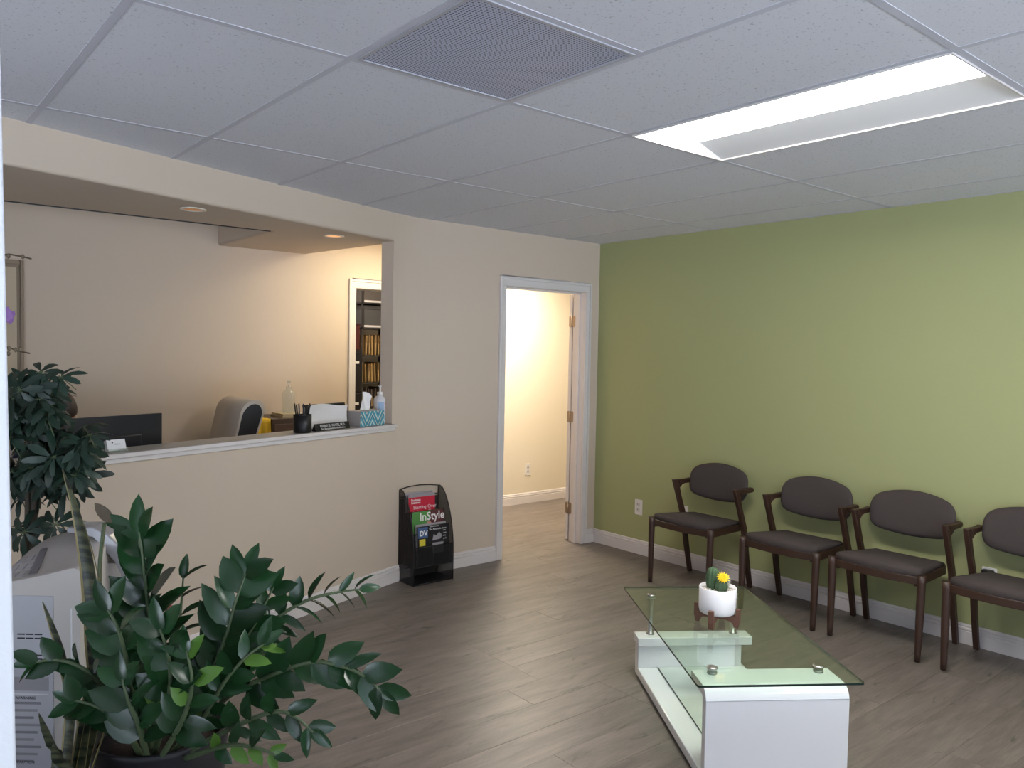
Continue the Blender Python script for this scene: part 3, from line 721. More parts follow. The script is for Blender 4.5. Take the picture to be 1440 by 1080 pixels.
MB().prism([(.06*cos(k*pi/10),.022*sin(k*pi/10)) for k in range(20)],.0952,.0958).build('slot',mat('slot film',(120,120,122),.3),tx)
def tis(u,v):
    a=(u-.5)*2; z=.096+.115*v*(1-.25*abs(a)**2); x=a*(.046-.008*v)+.004*sin(v*7); y=.014*sin(a*3+v*2)*(.3+v)-.006*v
    return (x-.012,y,z)
tm=MB().grid(tis,14,8); tm.build('tissue',mat('tissue white',(236,234,234),.8),tx)
# hand sanitizer
def pump_bottle(name,label,loc,h,r,body,parts):
    o=thing(name,label,'bottle',loc,RZ)
    MB().lathe([(r*.94,0),(r,.004),(r,h*.80),(r*.9,h*.88),(r*.42,h*.97),(r*.36,h)],n=20).build('bottle_body',body,o)
    MB().lathe([(r*.46,h*.985),(r*.46,h*1.09),(r*.2,h*1.10),(r*.14,h*1.10),(r*.14,h*1.26),(r*.3,h*1.27),(r*.3,h*1.33),(0,h*1.34)],n=14).tube([(0,0,h*1.30),(-r*.6,-r*.5,h*1.31),(-r*1.0,-r*.8,h*1.28)],[r*.2,r*.16,r*.11],8).build('pump',parts,o)
    return o
sb=pump_bottle('hand_sanitizer','clear hand sanitizer pump bottle with a printed label beside the tissue box','bottle' and rp(-.160,.098,CZ),.185,.043,mat('frosted bottle',(206,204,208),.3),mat('pump white',(226,222,220),.35))
def wrap(name,a0,a1,z0,z1,m,r=.0436):
    vs=[];n=10
    for i in range(n+1):
        a=radians(a0+(a1-a0)*i/n); vs += [(r*cos(a),r*sin(a),z0),(r*cos(a),r*sin(a),z1)]
    MB().add(vs,[(2*i,2*i+2,2*i+3,2*i+1) for i in range(n)],0,True).build(name,m,sb)
wrap('label',195,345,.02,.15,mat('label pale',(212,208,212),.5))
wrap('label_print',200,255,.03,.14,mat('label blue',(150,176,206),.5),.0439)
wrap('label_print',262,340,.118,.134,mat('label crimson',(178,62,84),.5),.0439)
wrap('label_print',262,330,.098,.106,mat('label violet',(130,110,150),.5),.0439)
wrap('label_print',262,335,.022,.05,mat('label teal',(96,160,176),.5),.0439)
# business cards
cc=thing('card_holder','clear holder with white business cards in front of the monitor','card holder',rp(-2.005,.045,CZ),RZ)
R=Matrix.Rotation(radians(-18),4,'X')
MB().box((-.048,-.012,0),(.048,.03,.004)).box((-.048,.016,.004),(.048,.0185,.050),R=R).box((-.048,-.011,.004),(.048,-.009,.014)).build('holder',m_clear,cc)
MB().box((-.044,-.006,.005),(.044,.013,.054),R=R).build('cards',mat('card white',(224,224,226),.5),cc)
text('Medical',.009,mat('card ink',(70,70,80),.5),cc,tuple(R@V((-.012,-.0065,.030))),(pi/2-radians(18),0,0)); 
MB().prism([(-.022,.04),(-.016,.046),(-.012,.043),(-.017,.036)],-.0064,-.0061,ax=1,R=R).build('printed_mark',MATS['card ink'],cc)

# ------------------------------------------------------------------ desk side of the reception
m_desk=mat('dark brown laminate',(74,58,50),.5,var=.12,vscale=8)
dk=thing('reception_desk','long brown work desk behind the reception half wall','desk',rp(0,0,0),RZ)
MB().box((-2.9,.17,.70),(-.5,.55,.73)).build('desktop',m_desk,dk,bevel=.003)
for x in (-2.88,-1.2,-.53): MB().box((x,.19,0),(x+.03,.54,.70)).build('side_panel',m_desk,dk)
mo=thing('monitor','black desktop monitor seen from behind over the counter','monitor',rp(-1.835,.34,.731),RZ)
MB().box((-.265,0,.095),(.265,.018,.435)).build('screen_housing',mat('black blue plastic',(26,27,36),.4),mo,bevel=.003)
MB().box((-.14,-.022,.16),(.14,0,.34)).build('rear_bulge',MATS['black blue plastic'],mo,bevel=.008)
MB().box((-.258,.018,.105),(.258,.0195,.43)).build('screen_glass',mat('screen glass',(12,14,22),.1),mo)
MB().box((-.025,-.03,.01),(.025,-.005,.2)).box((-.11,-.08,0),(.11,.10,.012)).build('stand',m_black,mo,bevel=.003)
kb=thing('keyboard','black keyboard on the reception desk before the monitor','keyboard',rp(-1.86,.52,.731),RZ)
MB().box((-.21,-.065,0),(.21,.065,.016),ch=.004).build('keyboard_case',m_black,kb)
ky=MB()
for i in range(14):
    for j in range(4): ky.box((-.2+i*.0285,-.055+j*.028,.016),(-.175+i*.0285,-.031+j*.028,.022),ch=.002)
ky.build('keys',m_dark,kb,kind='stuff')
# office chair (padded leather back, black sides)
m_lea=mat('pale leather',(196,184,170),.5,bump=.1,bscale=60); m_bkl=mat('black leather',(22,21,24),.5)
def office_chair(label,loc,rz):
    o=thing('office_chair',label,'chair',loc,rz,None)      # local: width along x, sitter faces -y
    prof=[(.02,.50),(.035,.75),(.045,1.0)]+[(.045+.002*i,1.0+.03*i) for i in range(1,4)]
    top=arc(.115,1.105,.072,0,180,12)
    pr=[(.19,1.10),(.175,.8),(.15,.5),(.07,.5),(.052,.8),(.043,1.10)]
    pr=[(y,z) for y,z in arc(.1165,1.115,.0735,0,180,12)]+[(.052,.8),(.075,.5),(.15,.5),(.172,.8)]
    pr=[(y+.25*(z-1.05),z) for y,z in pr]
    inn=[(.1165+.25*(z-1.05)*0+((y-.25*(z-1.05))-.1165)*.80+.25*(.5+(z-.5)*.965-1.05),.5+(z-.5)*.965) for y,z in pr]
    MB().prism(pr,-.235,.235,ax=0,smooth=True).build('backrest',m_lea,o)
    for s in (-1,1):
        MB().prism(inn,s*.2345,s*.2385,ax=0).build('side_panel',m_bkl,o)
    MB().box((-.25,-.42,.43),(.25,.10,.52)).build('seat',m_bkl,o,bevel=.025,seg=3)
    MB().tube([(0,-.15,.07),(0,-.15,.43)],.028,12).build('gas_column',m_chrome,o)
    for k in range(5):
        a=2*pi*k/5+.3; e=V((.29*cos(a),-.15+.29*sin(a),.062))
        MB().tube([(0,-.15,.10),e+V((0,0,.008))],[.026,.016],8).build('base_arm',m_chrome,o)
        MB().tube([e+V((-.012,0,-.034)),e+V((.012,0,-.034))],.0275,12).build('caster',m_black,o)
    for s in (-1,1):
        MB().tube([(s*.27,-.05,.48),(s*.30,-.06,.60),(s*.30,-.12,.67),(s*.30,-.32,.67)],.016,8).build('armrest',m_black,o)
    return o
yaw=math.atan2(-.63,.77)
# the black side (local +x) faces the camera
dcam=(CAM-V((-2.66,.5,0))); ac=math.atan2(dcam.y,dcam.x)+radians(19)
office_chair('empty pale leather office chair with black side behind the counter',(-2.70-.1165*.77-.045,.42+.1165*.63-.0,0),ac)
office_chair('office chair under the seated receptionist behind the leafy shrub',rp(-1.87,.93,0),RZ)
# brown drawer cabinet, yellow cloth box, clear bottle
cb=thing('drawer_cabinet','brown drawer cabinet standing behind the reception pen cup','cabinet',(-2.27,.60,0))
MB().box((-.17,0,.0),(.17,.40,1.035)).build('cabinet_body',m_desk,cb,bevel=.003)
for z0 in (.06,.38,.70):
    d_=MB().box((-.16,-.016,z0),(.16,-.001,z0+.30)).build('drawer',mat('brown drawer front',(92,70,60),.45),cb,bevel=.002)
    MB().tube([(-.05,-.018,z0+.24),(-.045,-.04,z0+.24),(.045,-.04,z0+.24),(.05,-.018,z0+.24)],.005,6).build('handle',m_chrome,d_)
yb=thing('side_table','small table covered with a yellow cloth between chair and cabinet','table',(-2.54,.62,0))
m_yc=mat('yellow cloth',(212,172,36),.8,var=.25,vscale=14)
MB().box((-.10,.0,.98),(.09,.36,1.035)).build('tabletop',m_desk,yb)
for x in (-.09,.08):
    for yy in (.01,.34): MB().box((x-.012,yy-.0,0),(x+.012,yy+.024,.98)).build('leg',m_desk,yb)
def cloth(u,v):
    # drape over the top and down the front
    s=v*.62; x=-.105+.2*u
    if s<.36: return (x,.365-s,1.0365)
    dz=s-.36; return (x,-.004-.012*abs(sin(u*14))*min(1,dz*8),1.0365-dz)
MB().grid(cloth,24,24).build('cloth',m_yc,yb,label='yellow cloth hanging over the front')
fb=thing('paper_stack','small stack of pale papers on the brown cabinet','papers',(-2.285,.66,1.036))
for k in range(3): MB().box((-.08+.006*k,-.04,k*.009),(.08+.004*k,.16,k*.009+.008)).build('bundle',mat(f'paper {k}',[(168,150,120),(190,176,150),(176,160,132)][k],.7),fb)
pump_bottle('soap_bottle','tall clear pump bottle on the papers against the back wall',V((-2.283,.70,1.0635)),.165,.042,m_clear,m_clear)

# ------------------------------------------------------------------ file room
sh=thing('file_shelf','dark metal file shelf seen through the narrow doorway','shelf',(-.96,1.78,0))
m_steel=mat('dark steel',(62,60,62),.45,metal=.3)
for x in (-.175,.165):
    for yy in (0,.29): MB().box((x,yy,0),(x+.012,yy+.012,2.1)).build('post',m_steel,sh)
SZ=[.25,.62,.99,1.215,1.455,1.70,1.92]
for z in SZ: MB().box((-.175,0,z-.012),(.177,.302,z)).build('shelf_board',m_steel,sh)
rnd=random.Random(11)
def folders(z,h,col,lab,grp,n=9):
    for k in range(n):
        x=-.155+k*.032; t=rnd.uniform(-.05,.06); hh=h*rnd.uniform(.88,1)
        o=thing('file_folder',lab,'folder',(-.96+x,1.80,z+.002),0,grp); o.rotation_euler=(0,t if k not in (0,n-1) else 0,0)
        MB().box((0,0,0),(.012,.24,hh),ch=.002).build('folder_cover',mat('folder '+lab[:5]+str(k%3),[tuple(c*f for c in col) for f in (1,.86,.72)][k%3],.7),o)
        MB().box((.003,-.004,.01),(.009,0,hh*.6)).build('folder_tab',mat('folder tab',(190,160,112),.7),o)
folders(1.455,.185,(176,142,92),'manila folder upright on the upper folder shelf of the file room','manila folders on the upper shelf')
folders(1.215,.180,(168,134,84),'tan folder upright on the lower folder shelf of the file room','tan folders on the lower shelf')
folders(.99,.18,(96,84,76),'dull brown folder on the shelf below the tan folders','brown folders on the third shelf')
for z,lab,c in ((1.92,'grey storage box on the very top board of the file shelf',(96,90,86)),(1.70,'darker grey storage box just above the manila folders',(84,84,86))):
    o=thing('storage_box',lab,'box',(-.96,1.92,z+.0005)); MB().box((-.15,-.12,0),(.15,.12,.16)).build('box_body',mat('box '+lab[:6],c,.7),o,bevel=.003)
    MB().box((-.153,-.123,.16),(.153,.123,.195)).build('lid',mat('lid '+lab[:6],tuple(x*.85 for x in c),.7),o,bevel=.003)
    MB().box((-.14,-.1225,.002),(.14,-.1205,.020)).build('label_strip',m_ink,o)
fc_=thing('file_cabinet','black file cabinet left of the dark metal shelf','cabinet',(-1.34,1.76,0))
MB().box((-.20,0,0),(.20,.40,1.50)).build('cabinet_body',m_black,fc_,bevel=.004)
for k in range(4):
    z=.06+k*.36; d_=MB().box((-.185,-.014,z),(.185,-.001,z+.34)).build('drawer',m_blk,fc_,bevel=.003)
    MB().box((.13,-.018,z+.24),(.165,-.0145,z+.262)).build('card_label',m_ink,d_)
rb=thing('red_box','dark red box on top of the black file cabinet','box',(-1.26,1.80,1.501)); MB().box((-.12,0,0),(.12,.3,.21)).build('box_body',mat('maroon card',(84,36,34),.6),rb,bevel=.003); MB().box((-.123,-.003,.21),(.123,.303,.232)).build('lid',mat('maroon lid',(64,28,28),.6),rb,bevel=.003)

# ------------------------------------------------------------------ portable air conditioner
AX=V((RT.x,RT.y,0)).normalized(); az=math.atan2(AX.y,AX.x)
pa=at(66,740,2.56); 
ac=thing('air_conditioner','white portable air conditioner with warning labels behind the plants','appliance',(pa.x,pa.y,0),az)   # local x right, y away, faces -y
m_acw=mat('appliance white',(204,198,192),.45); m_acw_shade=mat('appliance warm grey',(172,165,160),.5)  # second tone paints shade into the housing's sloping top
xL,xR=-.19,.105; Dp=.30
def ztop(u,v):     # u left-right, v front-back
    f=.735+.065*(u**1.4); bk=.80+.075*min(1,(u*1.25)**.7) if u>0 else .80
    k=v*v*(3-2*v); s=1-max(0,(u-.9)/.1)**2*.12
    return (f*(1-k)+bk*k)*(1 if u<.9 else 1-.02*((u-.9)/.1)**2)
mb=MB(); NU,NVv=16,10
top=[[ (xL+(xR-xL)*i/NU, Dp*j/NVv, ztop(i/NU,j/NVv)) for j in range(NVv+1)] for i in range(NU+1)]
mb.grid(lambda a,b: top[round(a*NU)][round(b*NVv)],NU,NVv,1)
def sidef(pts):
    for p,q in zip(pts[:-1],pts[1:]): mb.add([(p[0],p[1],.04),(q[0],q[1],.04),q,p],[(0,1,2,3)],0,False)
sidef([top[i][0] for i in range(NU+1)]); sidef([top[NU][j] for j in range(NVv+1)]); sidef([top[i][NVv] for i in range(NU,-1,-1)]); sidef([top[0][j] for j in range(NVv,-1,-1)])
mb.add([(xL,0,.04),(xR,0,.04),(xR,Dp,.04),(xL,Dp,.04)],[(3,2,1,0)])
mb.build('housing',[m_acw,m_acw_shade],ac)
# front cover: arched shell standing proud at the right
oc=[(-.03,.893),(.06,.895),(.115,.868),(.16,.825),(.198,.775),(.222,.70),(.23,.60),(.23,.04)]
ic=[(.165,.04),(.165,.62),(.155,.735),(.135,.775),(.10,.815),(.06,.860),(.0,.872),(-.03,.872)]
oc=[(a,z-.008) for a,z in oc]; ic=[(a,z-.008) for a,z in ic]
MB().prism(oc+ic,Dp*.55,Dp*.55+.10,ax=1).build('front_cover',mat('appliance silver grey',(150,148,152),.22,coat=.4),ac,bevel=.004)
MB().box((.105,Dp*.6,.04),(.165,Dp*.6+.06,.76)).build('inner_shell',m_acw,ac)
# control panel and buttons on the sloping top
def onT(u,v,dz=0): 
    return V((xL+(xR-xL)*u,Dp*v,ztop(u,v)+dz))
bar=[onT(.36,.12,.003),onT(.46,.12,.003),onT(.28,.62,.003),onT(.20,.62,.003)]
MB().add(bar+[p-V((0,0,.006)) for p in bar],[(0,1,2,3),(7,6,5,4),(0,4,5,1),(1,5,6,2),(2,6,7,3),(3,7,4,0)]).build('display_strip',mat('display grey',(112,108,112),.3),ac)
for i in range(3):
    for j in range(3):
        u0,v0=.03+.095*i,.12+.15*j
        u0-= .02*j*0; b_=[onT(u0,v0,.003),onT(u0+.075,v0,.003),onT(u0+.075,v0+.11,.003),onT(u0,v0+.11,.003)]
        MB().add(b_+[p-V((0,0,.006)) for p in b_],[(0,1,2,3),(7,6,5,4),(0,4,5,1),(1,5,6,2),(2,6,7,3),(3,7,4,0)]).build('button',mat('button grey',(164,160,162),.4),ac)
# label panel on the front face
MB().box((xL+.01,-.003,.12),(.02,0,.70)).build('label_panel',mat('sticker white',(192,192,198),.5),ac)
for zc in (.573,.560,.505,.492,.479):
    for k in range(3): MB().box((xL+.095+.028*k,-.0045,zc),(xL+.119+.028*k,-.003,zc+.004)).build('vent_slit',m_black,ac)
def pl(x0,x1,z0,z1,c): MB().box((x0,-.0042,z0),(x1,-.0032,z1)).build('label_print',mat('print '+str(c),c,.5),ac)
pl(xL+.02,.005,.39,.435,(158,154,158)); pl(xL+.02,.005,.377,.381,(228,228,230))
for k in range(9): pl(xL+.02,-.02-.012*(k%3),.345-.024*k,.353-.024*k,(158,156,160) if k%2 else (142,140,146))
pl(xL+.02,-.03,.115,.13,(90,88,92))
for k,(x,tx_) in enumerate(((-.10,'WARNING'),(-.10,'CAUTION'))): text(tx_,.013,mat('print ink',(70,70,74),.5),ac,(x,-.0045,.362-.212*k),RX90)
MB().box((xR-.028,-.0035,.05),(xR-.024,.0,.66)).build('seam',mat('seam light',(238,238,240),.3),ac)

# ------------------------------------------------------------------ plants
def leaf_mesh(name,l,wd,m,fold=.25,bend=.15,n=5,pw=.8):
    mb=MB(); vs=[]
    for i in range(n+1):
        k=i/n; x=k*l; hw=wd/2*(sin(pi*min(1,k**pw))**.68 if 0<k<1 else 0); z=-bend*l*k*k
        vs += [(x,-hw,z+fold*hw),(x,0,z),(x,hw,z+fold*hw)]
    fs=[]
    for i in range(n):
        a=i*3
        fs += [(a,a+3,a+4,a+1),(a+1,a+4,a+5,a+2)]
    mb.add(vs,fs,0,True); return mb.mesh(name,m,recalc=False)
def place_leaf(me,parent,base,p,d,nrm,sc=1,name='leaf'):
    d=d.normalized(); nrm=(nrm-d*nrm.dot(d)).normalized(); yv=nrm.cross(d)
    R=Matrix((d*sc,yv*sc,nrm*sc)).transposed().to_4x4(); R.translation=p-base
    o=bpy.data.objects.new(name,me); COL.objects.link(o); o.parent=parent; o.matrix_local=R; return o
def pathpts(pts): return [at(*p) for p in pts]
def sample(P,k):
    # P: list of points, k in 0..1 along length
    L=[(P[i+1]-P[i]).length for i in range(len(P)-1)]; t=k*sum(L)
    for i,l in enumerate(L):
        if t<=l or i==len(L)-1: return P[i].lerp(P[i+1],min(1,t/l)),(P[i+1]-P[i]).normalized()
        t-=l
# --- ZZ plant
zb=at(226,1075,2.30); zbase=V((zb.x,zb.y,0))
zz=thing('zz_plant','large glossy ZZ plant in a dark pot at the lower left','plant',zbase)
m_pot=mat('dark charcoal pot',(38,38,44),.5)
MB().lathe([(.0,0),(.14,0),(.15,.02),(.186,.405),(.192,.42),(.183,.425),(.172,.41),(.169,.375),(0,.375)],n=36).build('pot',m_pot,zz)
MB().lathe([(.168,.378),(.1,.388),(0,.392)],n=24).build('soil',mat('dark soil',(52,42,36),.95,bump=1,bscale=80),zz)
ZL=[leaf_mesh('leaf',.115,.056,m_leaf),leaf_mesh('leaf',.115,.046,m_leaf,.3,.22),leaf_mesh('leaf',.115,.064,m_leaf,.18,.1),leaf_mesh('leaf',.115,.036,m_leaf,.4,.25)]
ZY=leaf_mesh('leaf',.10,.05,m_leaf2,.25,.15)
rz=random.Random(21)
to=-FW
def zz_stem(pts,k0,k1,n,size,young=0,side=None,wide=0,spread=1.0,face=.8):
    P=smooth_path(pathpts(pts),4); m=len(P)
    MB().tube([p-zbase for p in P],[.0085*(1-.7*i/(m-1)) for i in range(m)],7).build('stem',m_stem,zz)
    for i in range(n):
        k=k0+(k1-k0)*i/max(1,n-1); p,t=sample(P,k)
        sv=t.cross(to).normalized()
        for s in (-1,1):
            if side and s!=side: continue
            up=V((0,0,1)); j=V((rz.uniform(-1,1),rz.uniform(-1,1),rz.uniform(-1,1)))
            d=(t*(.75+.4*(i/n)) + sv*s*spread + to*rz.uniform(-.25,.45) + j*.16).normalized()
            nr=(to*face+up*.5+j*.35 - sv*s*.25)
            sc=size*rz.uniform(.85,1.12)*(1-.22*max(0,(i/n)-.6)/.4)
            me=ZY if (young and rz.random()<young) else ZL[wide if rz.random()<.6 else rz.randrange(4)]
            place_leaf(me,zz,zbase,p,d,nr,sc)
    p,t=sample(P,1.0); place_leaf(ZL[1],zz,zbase,p-t*.01,t+V((0,0,.1)),to+V((0,0,.4)),size*.8)
zz_stem([(212,1062,2.26),(220,960,2.2),(209,860,2.12),(202,795,2.08),(196,748,2.08)],.30,.97,11,1.18,0,wide=2,spread=.75)
zz_stem([(222,1062,2.3),(240,960,2.34),(252,880,2.38),(258,810,2.4)],.45,.98,6,.82,0,side=1,wide=3,spread=1.2,face=.1)
zz_stem([(235,1062,2.28),(280,980,2.25),(314,905,2.22),(330,850,2.22),(346,806,2.24)],.36,.98,9,1.08,0,wide=2,spread=.85)
zz_stem([(242,1060,2.3),(320,940,2.34),(375,880,2.38),(430,845,2.42),(480,832,2.46),(508,829,2.48)],.40,.97,10,.80,0,wide=3,spread=1.1,face=.12)
zz_stem([(248,1058,2.25),(318,982,2.2),(385,948,2.16),(440,931,2.14),(490,940,2.12),(522,958,2.1),(536,975,2.1)],.42,.97,9,1.0,0,wide=0,spread=.75)
zz_stem([(252,1064,2.2),(330,1022,2.1),(385,1001,2.05),(415,1008,2.03),(440,1030,2.02)],.45,.96,5,.78,0,wide=1,spread=.9)
zz_stem([(262,1066,2.15),(320,1048,2.05),(362,1052,2.0),(388,1062,1.98)],.40,.95,4,.62,.75,wide=1)
zz_stem([(196,1062,2.22),(160,985,2.12),(120,942,2.05),(80,928,2.02),(48,932,2.0)],.45,.98,6,.68,0,wide=2,spread=.8)
zz_stem([(204,1060,2.2),(185,960,2.1),(168,890,2.05),(152,858,2.04)],.30,.97,7,1.05,0,wide=2)
zz_stem([(216,1064,2.18),(236,990,2.06),(238,930,2.0),(225,885,1.98)],.35,.97,7,1.0,.1,wide=2)
zz_stem([(200,1066,2.16),(172,1020,2.08),(140,995,2.04),(105,985,2.02)],.35,.96,5,.75,0,wide=2)
zz_stem([(226,1066,2.14),(258,1010,2.02),(270,960,1.98),(262,915,1.97)],.35,.95,5,.8,.25,wide=0)
zz_stem([(208,1066,2.14),(195,1020,2.04),(180,985,2.0),(172,955,1.99)],.35,.95,4,.85,0,wide=2)
zz_stem([(230,1060,2.3),(300,960,2.3),(350,890,2.3),(372,850,2.32),(385,825,2.33)],.5,.97,6,.8,.1,wide=2,spread=.9)
zz_stem([(236,1064,2.2),(285,1010,2.12),(315,960,2.1),(345,925,2.1),(372,905,2.12)],.4,.97,6,.75,.2,wide=1,spread=.9)
zz_stem([(214,1064,2.24),(205,990,2.2),(196,930,2.2),(190,880,2.2),(178,850,2.2)],.3,.97,7,.9,0,wide=2,spread=.95)
# dark thin bare stalk rising left of the tall stem with a tan leaf at its tip
P=smooth_path(pathpts([(200,1060,2.3),(150,900,2.34),(140,810,2.34),(147,735,2.34)]),4)
MB().tube([p-zbase for p in P],[.006]*len(P),6).build('stem',m_stem,zz)
place_leaf(leaf_mesh('leaf',.085,.034,mat('dry tan leaf',(92,80,64),.6,var=.3,vscale=60)),zz,zbase,at(160,735,2.34),at(132,708,2.34)-at(160,735,2.34),to+V((0,0,.4)),1)['label']='dry tan leaf'
for q,e in (((147,732),(176,737)),((147,732),(172,742))): place_leaf(ZL[3],zz,zbase,at(*q,2.34),at(*e,2.34)-at(*q,2.34),to+V((0,0,.4)),.7)
# red ribbon showing between the leaves
rs=thing('red_ribbon','narrow red ribbon glimpsed between the glossy leaves','ribbon',at(236,880,2.62))
rb0=V(rs.location); rpth=[at(240,842,2.62)-rb0,at(236,862,2.62)-rb0,at(241,875,2.6)-rb0,at(233,895,2.6)-rb0]
MB().tube(smooth_path(rpth,4),.009,6,flat=.3).build('ribbon_strip',mat('red ribbon',(206,60,76),.5),rs)
MB().tube([at(233,895,2.6)-rb0,V((0,0,-rb0.z))+V((.0,0,.0))],.003,6).build('stake',mat('green stake',(60,84,50),.6),rs)

# --- snake plant
sb0=at(80,1110,1.94); sbase=V((sb0.x,sb0.y,0))
sn=thing('snake_plant','tall banded snake plant left of the ZZ plant','plant',sbase)
MB().lathe([(0,0),(.08,0),(.085,.01),(.105,.30),(.108,.32),(.10,.32),(.097,.29),(0,.29)],n=28).build('pot',m_pot,sn)
def snake_mat():
    m=mat('banded snake leaf',(70,84,62),.4); nt=m.node_tree; b=nt.nodes['Principled BSDF']; L=nt.links
    tc=nt.nodes.new('ShaderNodeTexCoord'); n=nt.nodes.new('ShaderNodeTexNoise'); mp=nt.nodes.new('ShaderNodeMapping'); mp.inputs['Scale'].default_value=(.5,.5,3)
    L.new(tc.outputs['Object'],mp.inputs[0]); L.new(mp.outputs[0],n.inputs['Vector']); n.inputs['Scale'].default_value=22; n.inputs['Detail'].default_value=3
    r=nt.nodes.new('ShaderNodeValToRGB'); r.color_ramp.elements[0].position=.42; r.color_ramp.elements[0].color=lin((34,40,32)); r.color_ramp.elements[1].position=.58; r.color_ramp.elements[1].color=lin((82,86,62))
    L.new(n.outputs[0],r.inputs[0]); L.new(r.outputs[0],b.inputs['Base Color']); return m
m_snake=snake_mat(); m_mar=mat('pale yellow margin',(146,132,86),.5)
def snake(pts,ws,tw0=0,tw1=0,mar=1):
    P=smooth_path(pathpts(pts),4); m=len(P); vs=[];fs=[];mi=[]
    W=lerp_r(ws,4,m)
    for i,p in enumerate(P):
        t=(P[min(i+1,m-1)]-P[max(i-1,0)]).normalized(); sv=t.cross(to).normalized(); nv=sv.cross(t)
        a=tw0+(tw1-tw0)*i/(m-1); sd=sv*cos(a)+nv*sin(a); nn=nv*cos(a)-sv*sin(a); w_=W[i]/2
        for e,dn in ((-1,.25),(-.82,.12),(0,-.0),(.82,.12),(1,.25)): vs.append(p-sbase+sd*w_*e+nn*w_*dn)
    mb=MB()
    mb.add(vs,[(i*5+j,i*5+j+1,i*5+j+6,i*5+j+5) for i in range(m-1) for j in (1,2)],0,True)
    mb.add(vs,[(i*5+j,i*5+j+1,i*5+j+6,i*5+j+5) for i in range(m-1) for j in (0,3)],1,True)
    mb.build('leaf',[m_snake,m_mar if mar else m_snake],sn)
def base3(px): return (80+(px-112)*.8,1192,1.95)
snake([base3(122),(134,1000,2.14),(133,900,2.16),(130,840,2.18),(120,770,2.2),(104,705,2.22),(88,660,2.24)],[.03,.045,.052,.055,.048,.026,.004],0,.4)
snake([base3(128),(168,960,2.2),(156,880,2.2),(142,825,2.2),(132,780,2.2),(118,735,2.2)],[.03,.03,.022,.014,.012,.006],1.2,1.3)
snake([base3(118),(140,900,2.22),(143,800,2.24),(147,740,2.26)],[.03,.02,.012,.004],.8,1)
snake([base3(110),(100,1010,2.1),(90,930,2.08),(76,885,2.07),(60,846,2.06)],[.04,.036,.032,.026,.004],.2,.4)
snake([base3(98),(82,1068,2.02),(74,1048,2.0),(64,1024,1.98),(55,1003,1.97)],[.03,.03,.03,.024,.003],0,.3,0)
snake([base3(104),(96,1090,1.98),(82,1065,1.96),(75,1045,1.95)],[.05,.042,.034,.003],.1,.2,0)
snake([base3(116),(112,1040,2.13),(104,980,2.13),(96,930,2.13)],[.035,.03,.02,.005],.6,.8)
snake([base3(130),(118,1030,2.1),(124,985,2.1),(128,950,2.1)],[.05,.04,.03,.01],0,.2)
# --- schefflera
sc0=at(36,760,3.07); cbase=V((sc0.x,sc0.y,0))
sf=thing('umbrella_plant','bushy dark umbrella plant behind the air conditioner at the left edge','plant',cbase)
MB().lathe([(0,0),(.085,0),(.09,.01),(.105,.30),(.108,.32),(.10,.32),(.097,.29),(0,.29)],n=28).build('pot',m_pot,sf)
m_sch=mat('umbrella leaf green',(30,50,40),.42,rnd=.35,var=.15,vscale=30); m_bark=mat('woody stem',(70,64,54),.8)
def palm_mesh(n,l,wd,droop,seed):
    r=random.Random(seed); mb=MB()
    for i in range(n):
        a=2*pi*i/n+r.uniform(-.15,.15); d=V((cos(a),sin(a),0)); sd=V((-sin(a),cos(a),0)); ll=l*r.uniform(.8,1.1); vs=[]
        for k,hw in ((.12,.06),(.4,.40),(.7,.5),(.9,.33),(1.0,.0)):
            c=d*ll*k+V((0,0,-droop*ll*k*k)); vs += [c-sd*wd*hw+V((0,0,.15*wd*hw)),c,c+sd*wd*hw+V((0,0,.15*wd*hw))]
        fs=[(3*q+e,3*q+3+e,3*q+4+e,3*q+1+e) for q in range(4) for e in (0,1)]
        mb.add(vs,fs,0,True); mb.tube([(0,0,0),d*ll*.14],.0016,4,1)
    mb.tube([(0,0,-.09),(0,0,0)],.0022,5,1)
    return mb.mesh('leaf',[m_sch,m_stem],recalc=False)
PMs=[palm_mesh(8,.10,.030,.5,s) for s in range(3)]+[palm_mesh(7,.085,.028,.9,9)]
rs_=random.Random(33)
MB().tube([V((0,0,.28)),at(47,740,3.0)-cbase,at(48,680,3.0)-cbase,at(52,600,3.02)-cbase],[.018,.014,.012,.008],8).build('trunk',m_bark,sf)
MB().tube([V((-.03,.03,.28)),at(38,740,2.98)-cbase,at(40,640,3.0)-cbase,at(36,560,3.0)-cbase],[.012,.009,.008,.005],8).build('trunk',m_bark,sf)
for a_,b_ in (((48,670),(92,705)),((50,640),(95,620)),((45,600),(58,535)),((50,620),(100,600)),((55,610),(92,650))):
    MB().tube([at(*a_,3.0)-cbase,at((a_[0]+b_[0])/2,(a_[1]+b_[1])/2-6,3.0)-cbase,at(*b_,3.0)-cbase],[.006,.005,.003],6).build('branch',m_bark,sf)
spots=[(20,528),(58,524),(86,530),(70,556),(48,545),(30,550)]
for i in range(96):
    u=rs_.random(); v=rs_.random(); spots.append((12+(64 if v<.35 else 104)*u,545+135*v))
spots += [(118,600),(126,612),(120,625),(112,640),(30,700),(60,690),(92,690),(45,665),(75,672),(104,668),(22,742),(64,728)]
for px,py in spots:
    if px>72 and py<598 and py>540: px-=48
    dd=rs_.uniform(2.84,3.06); p=at(px,py,dd)
    nr=(to*rs_.uniform(.1,.9)+V((0,0,rs_.uniform(.4,1.0)))+RT*rs_.uniform(-.5,.6)).normalized()
    d=RT*rs_.uniform(-1,1)+V((0,0,rs_.uniform(-.3,.3)))
    place_leaf(rs_.choice(PMs),sf,cbase,p,d,nr,rs_.uniform(.72,1.0))
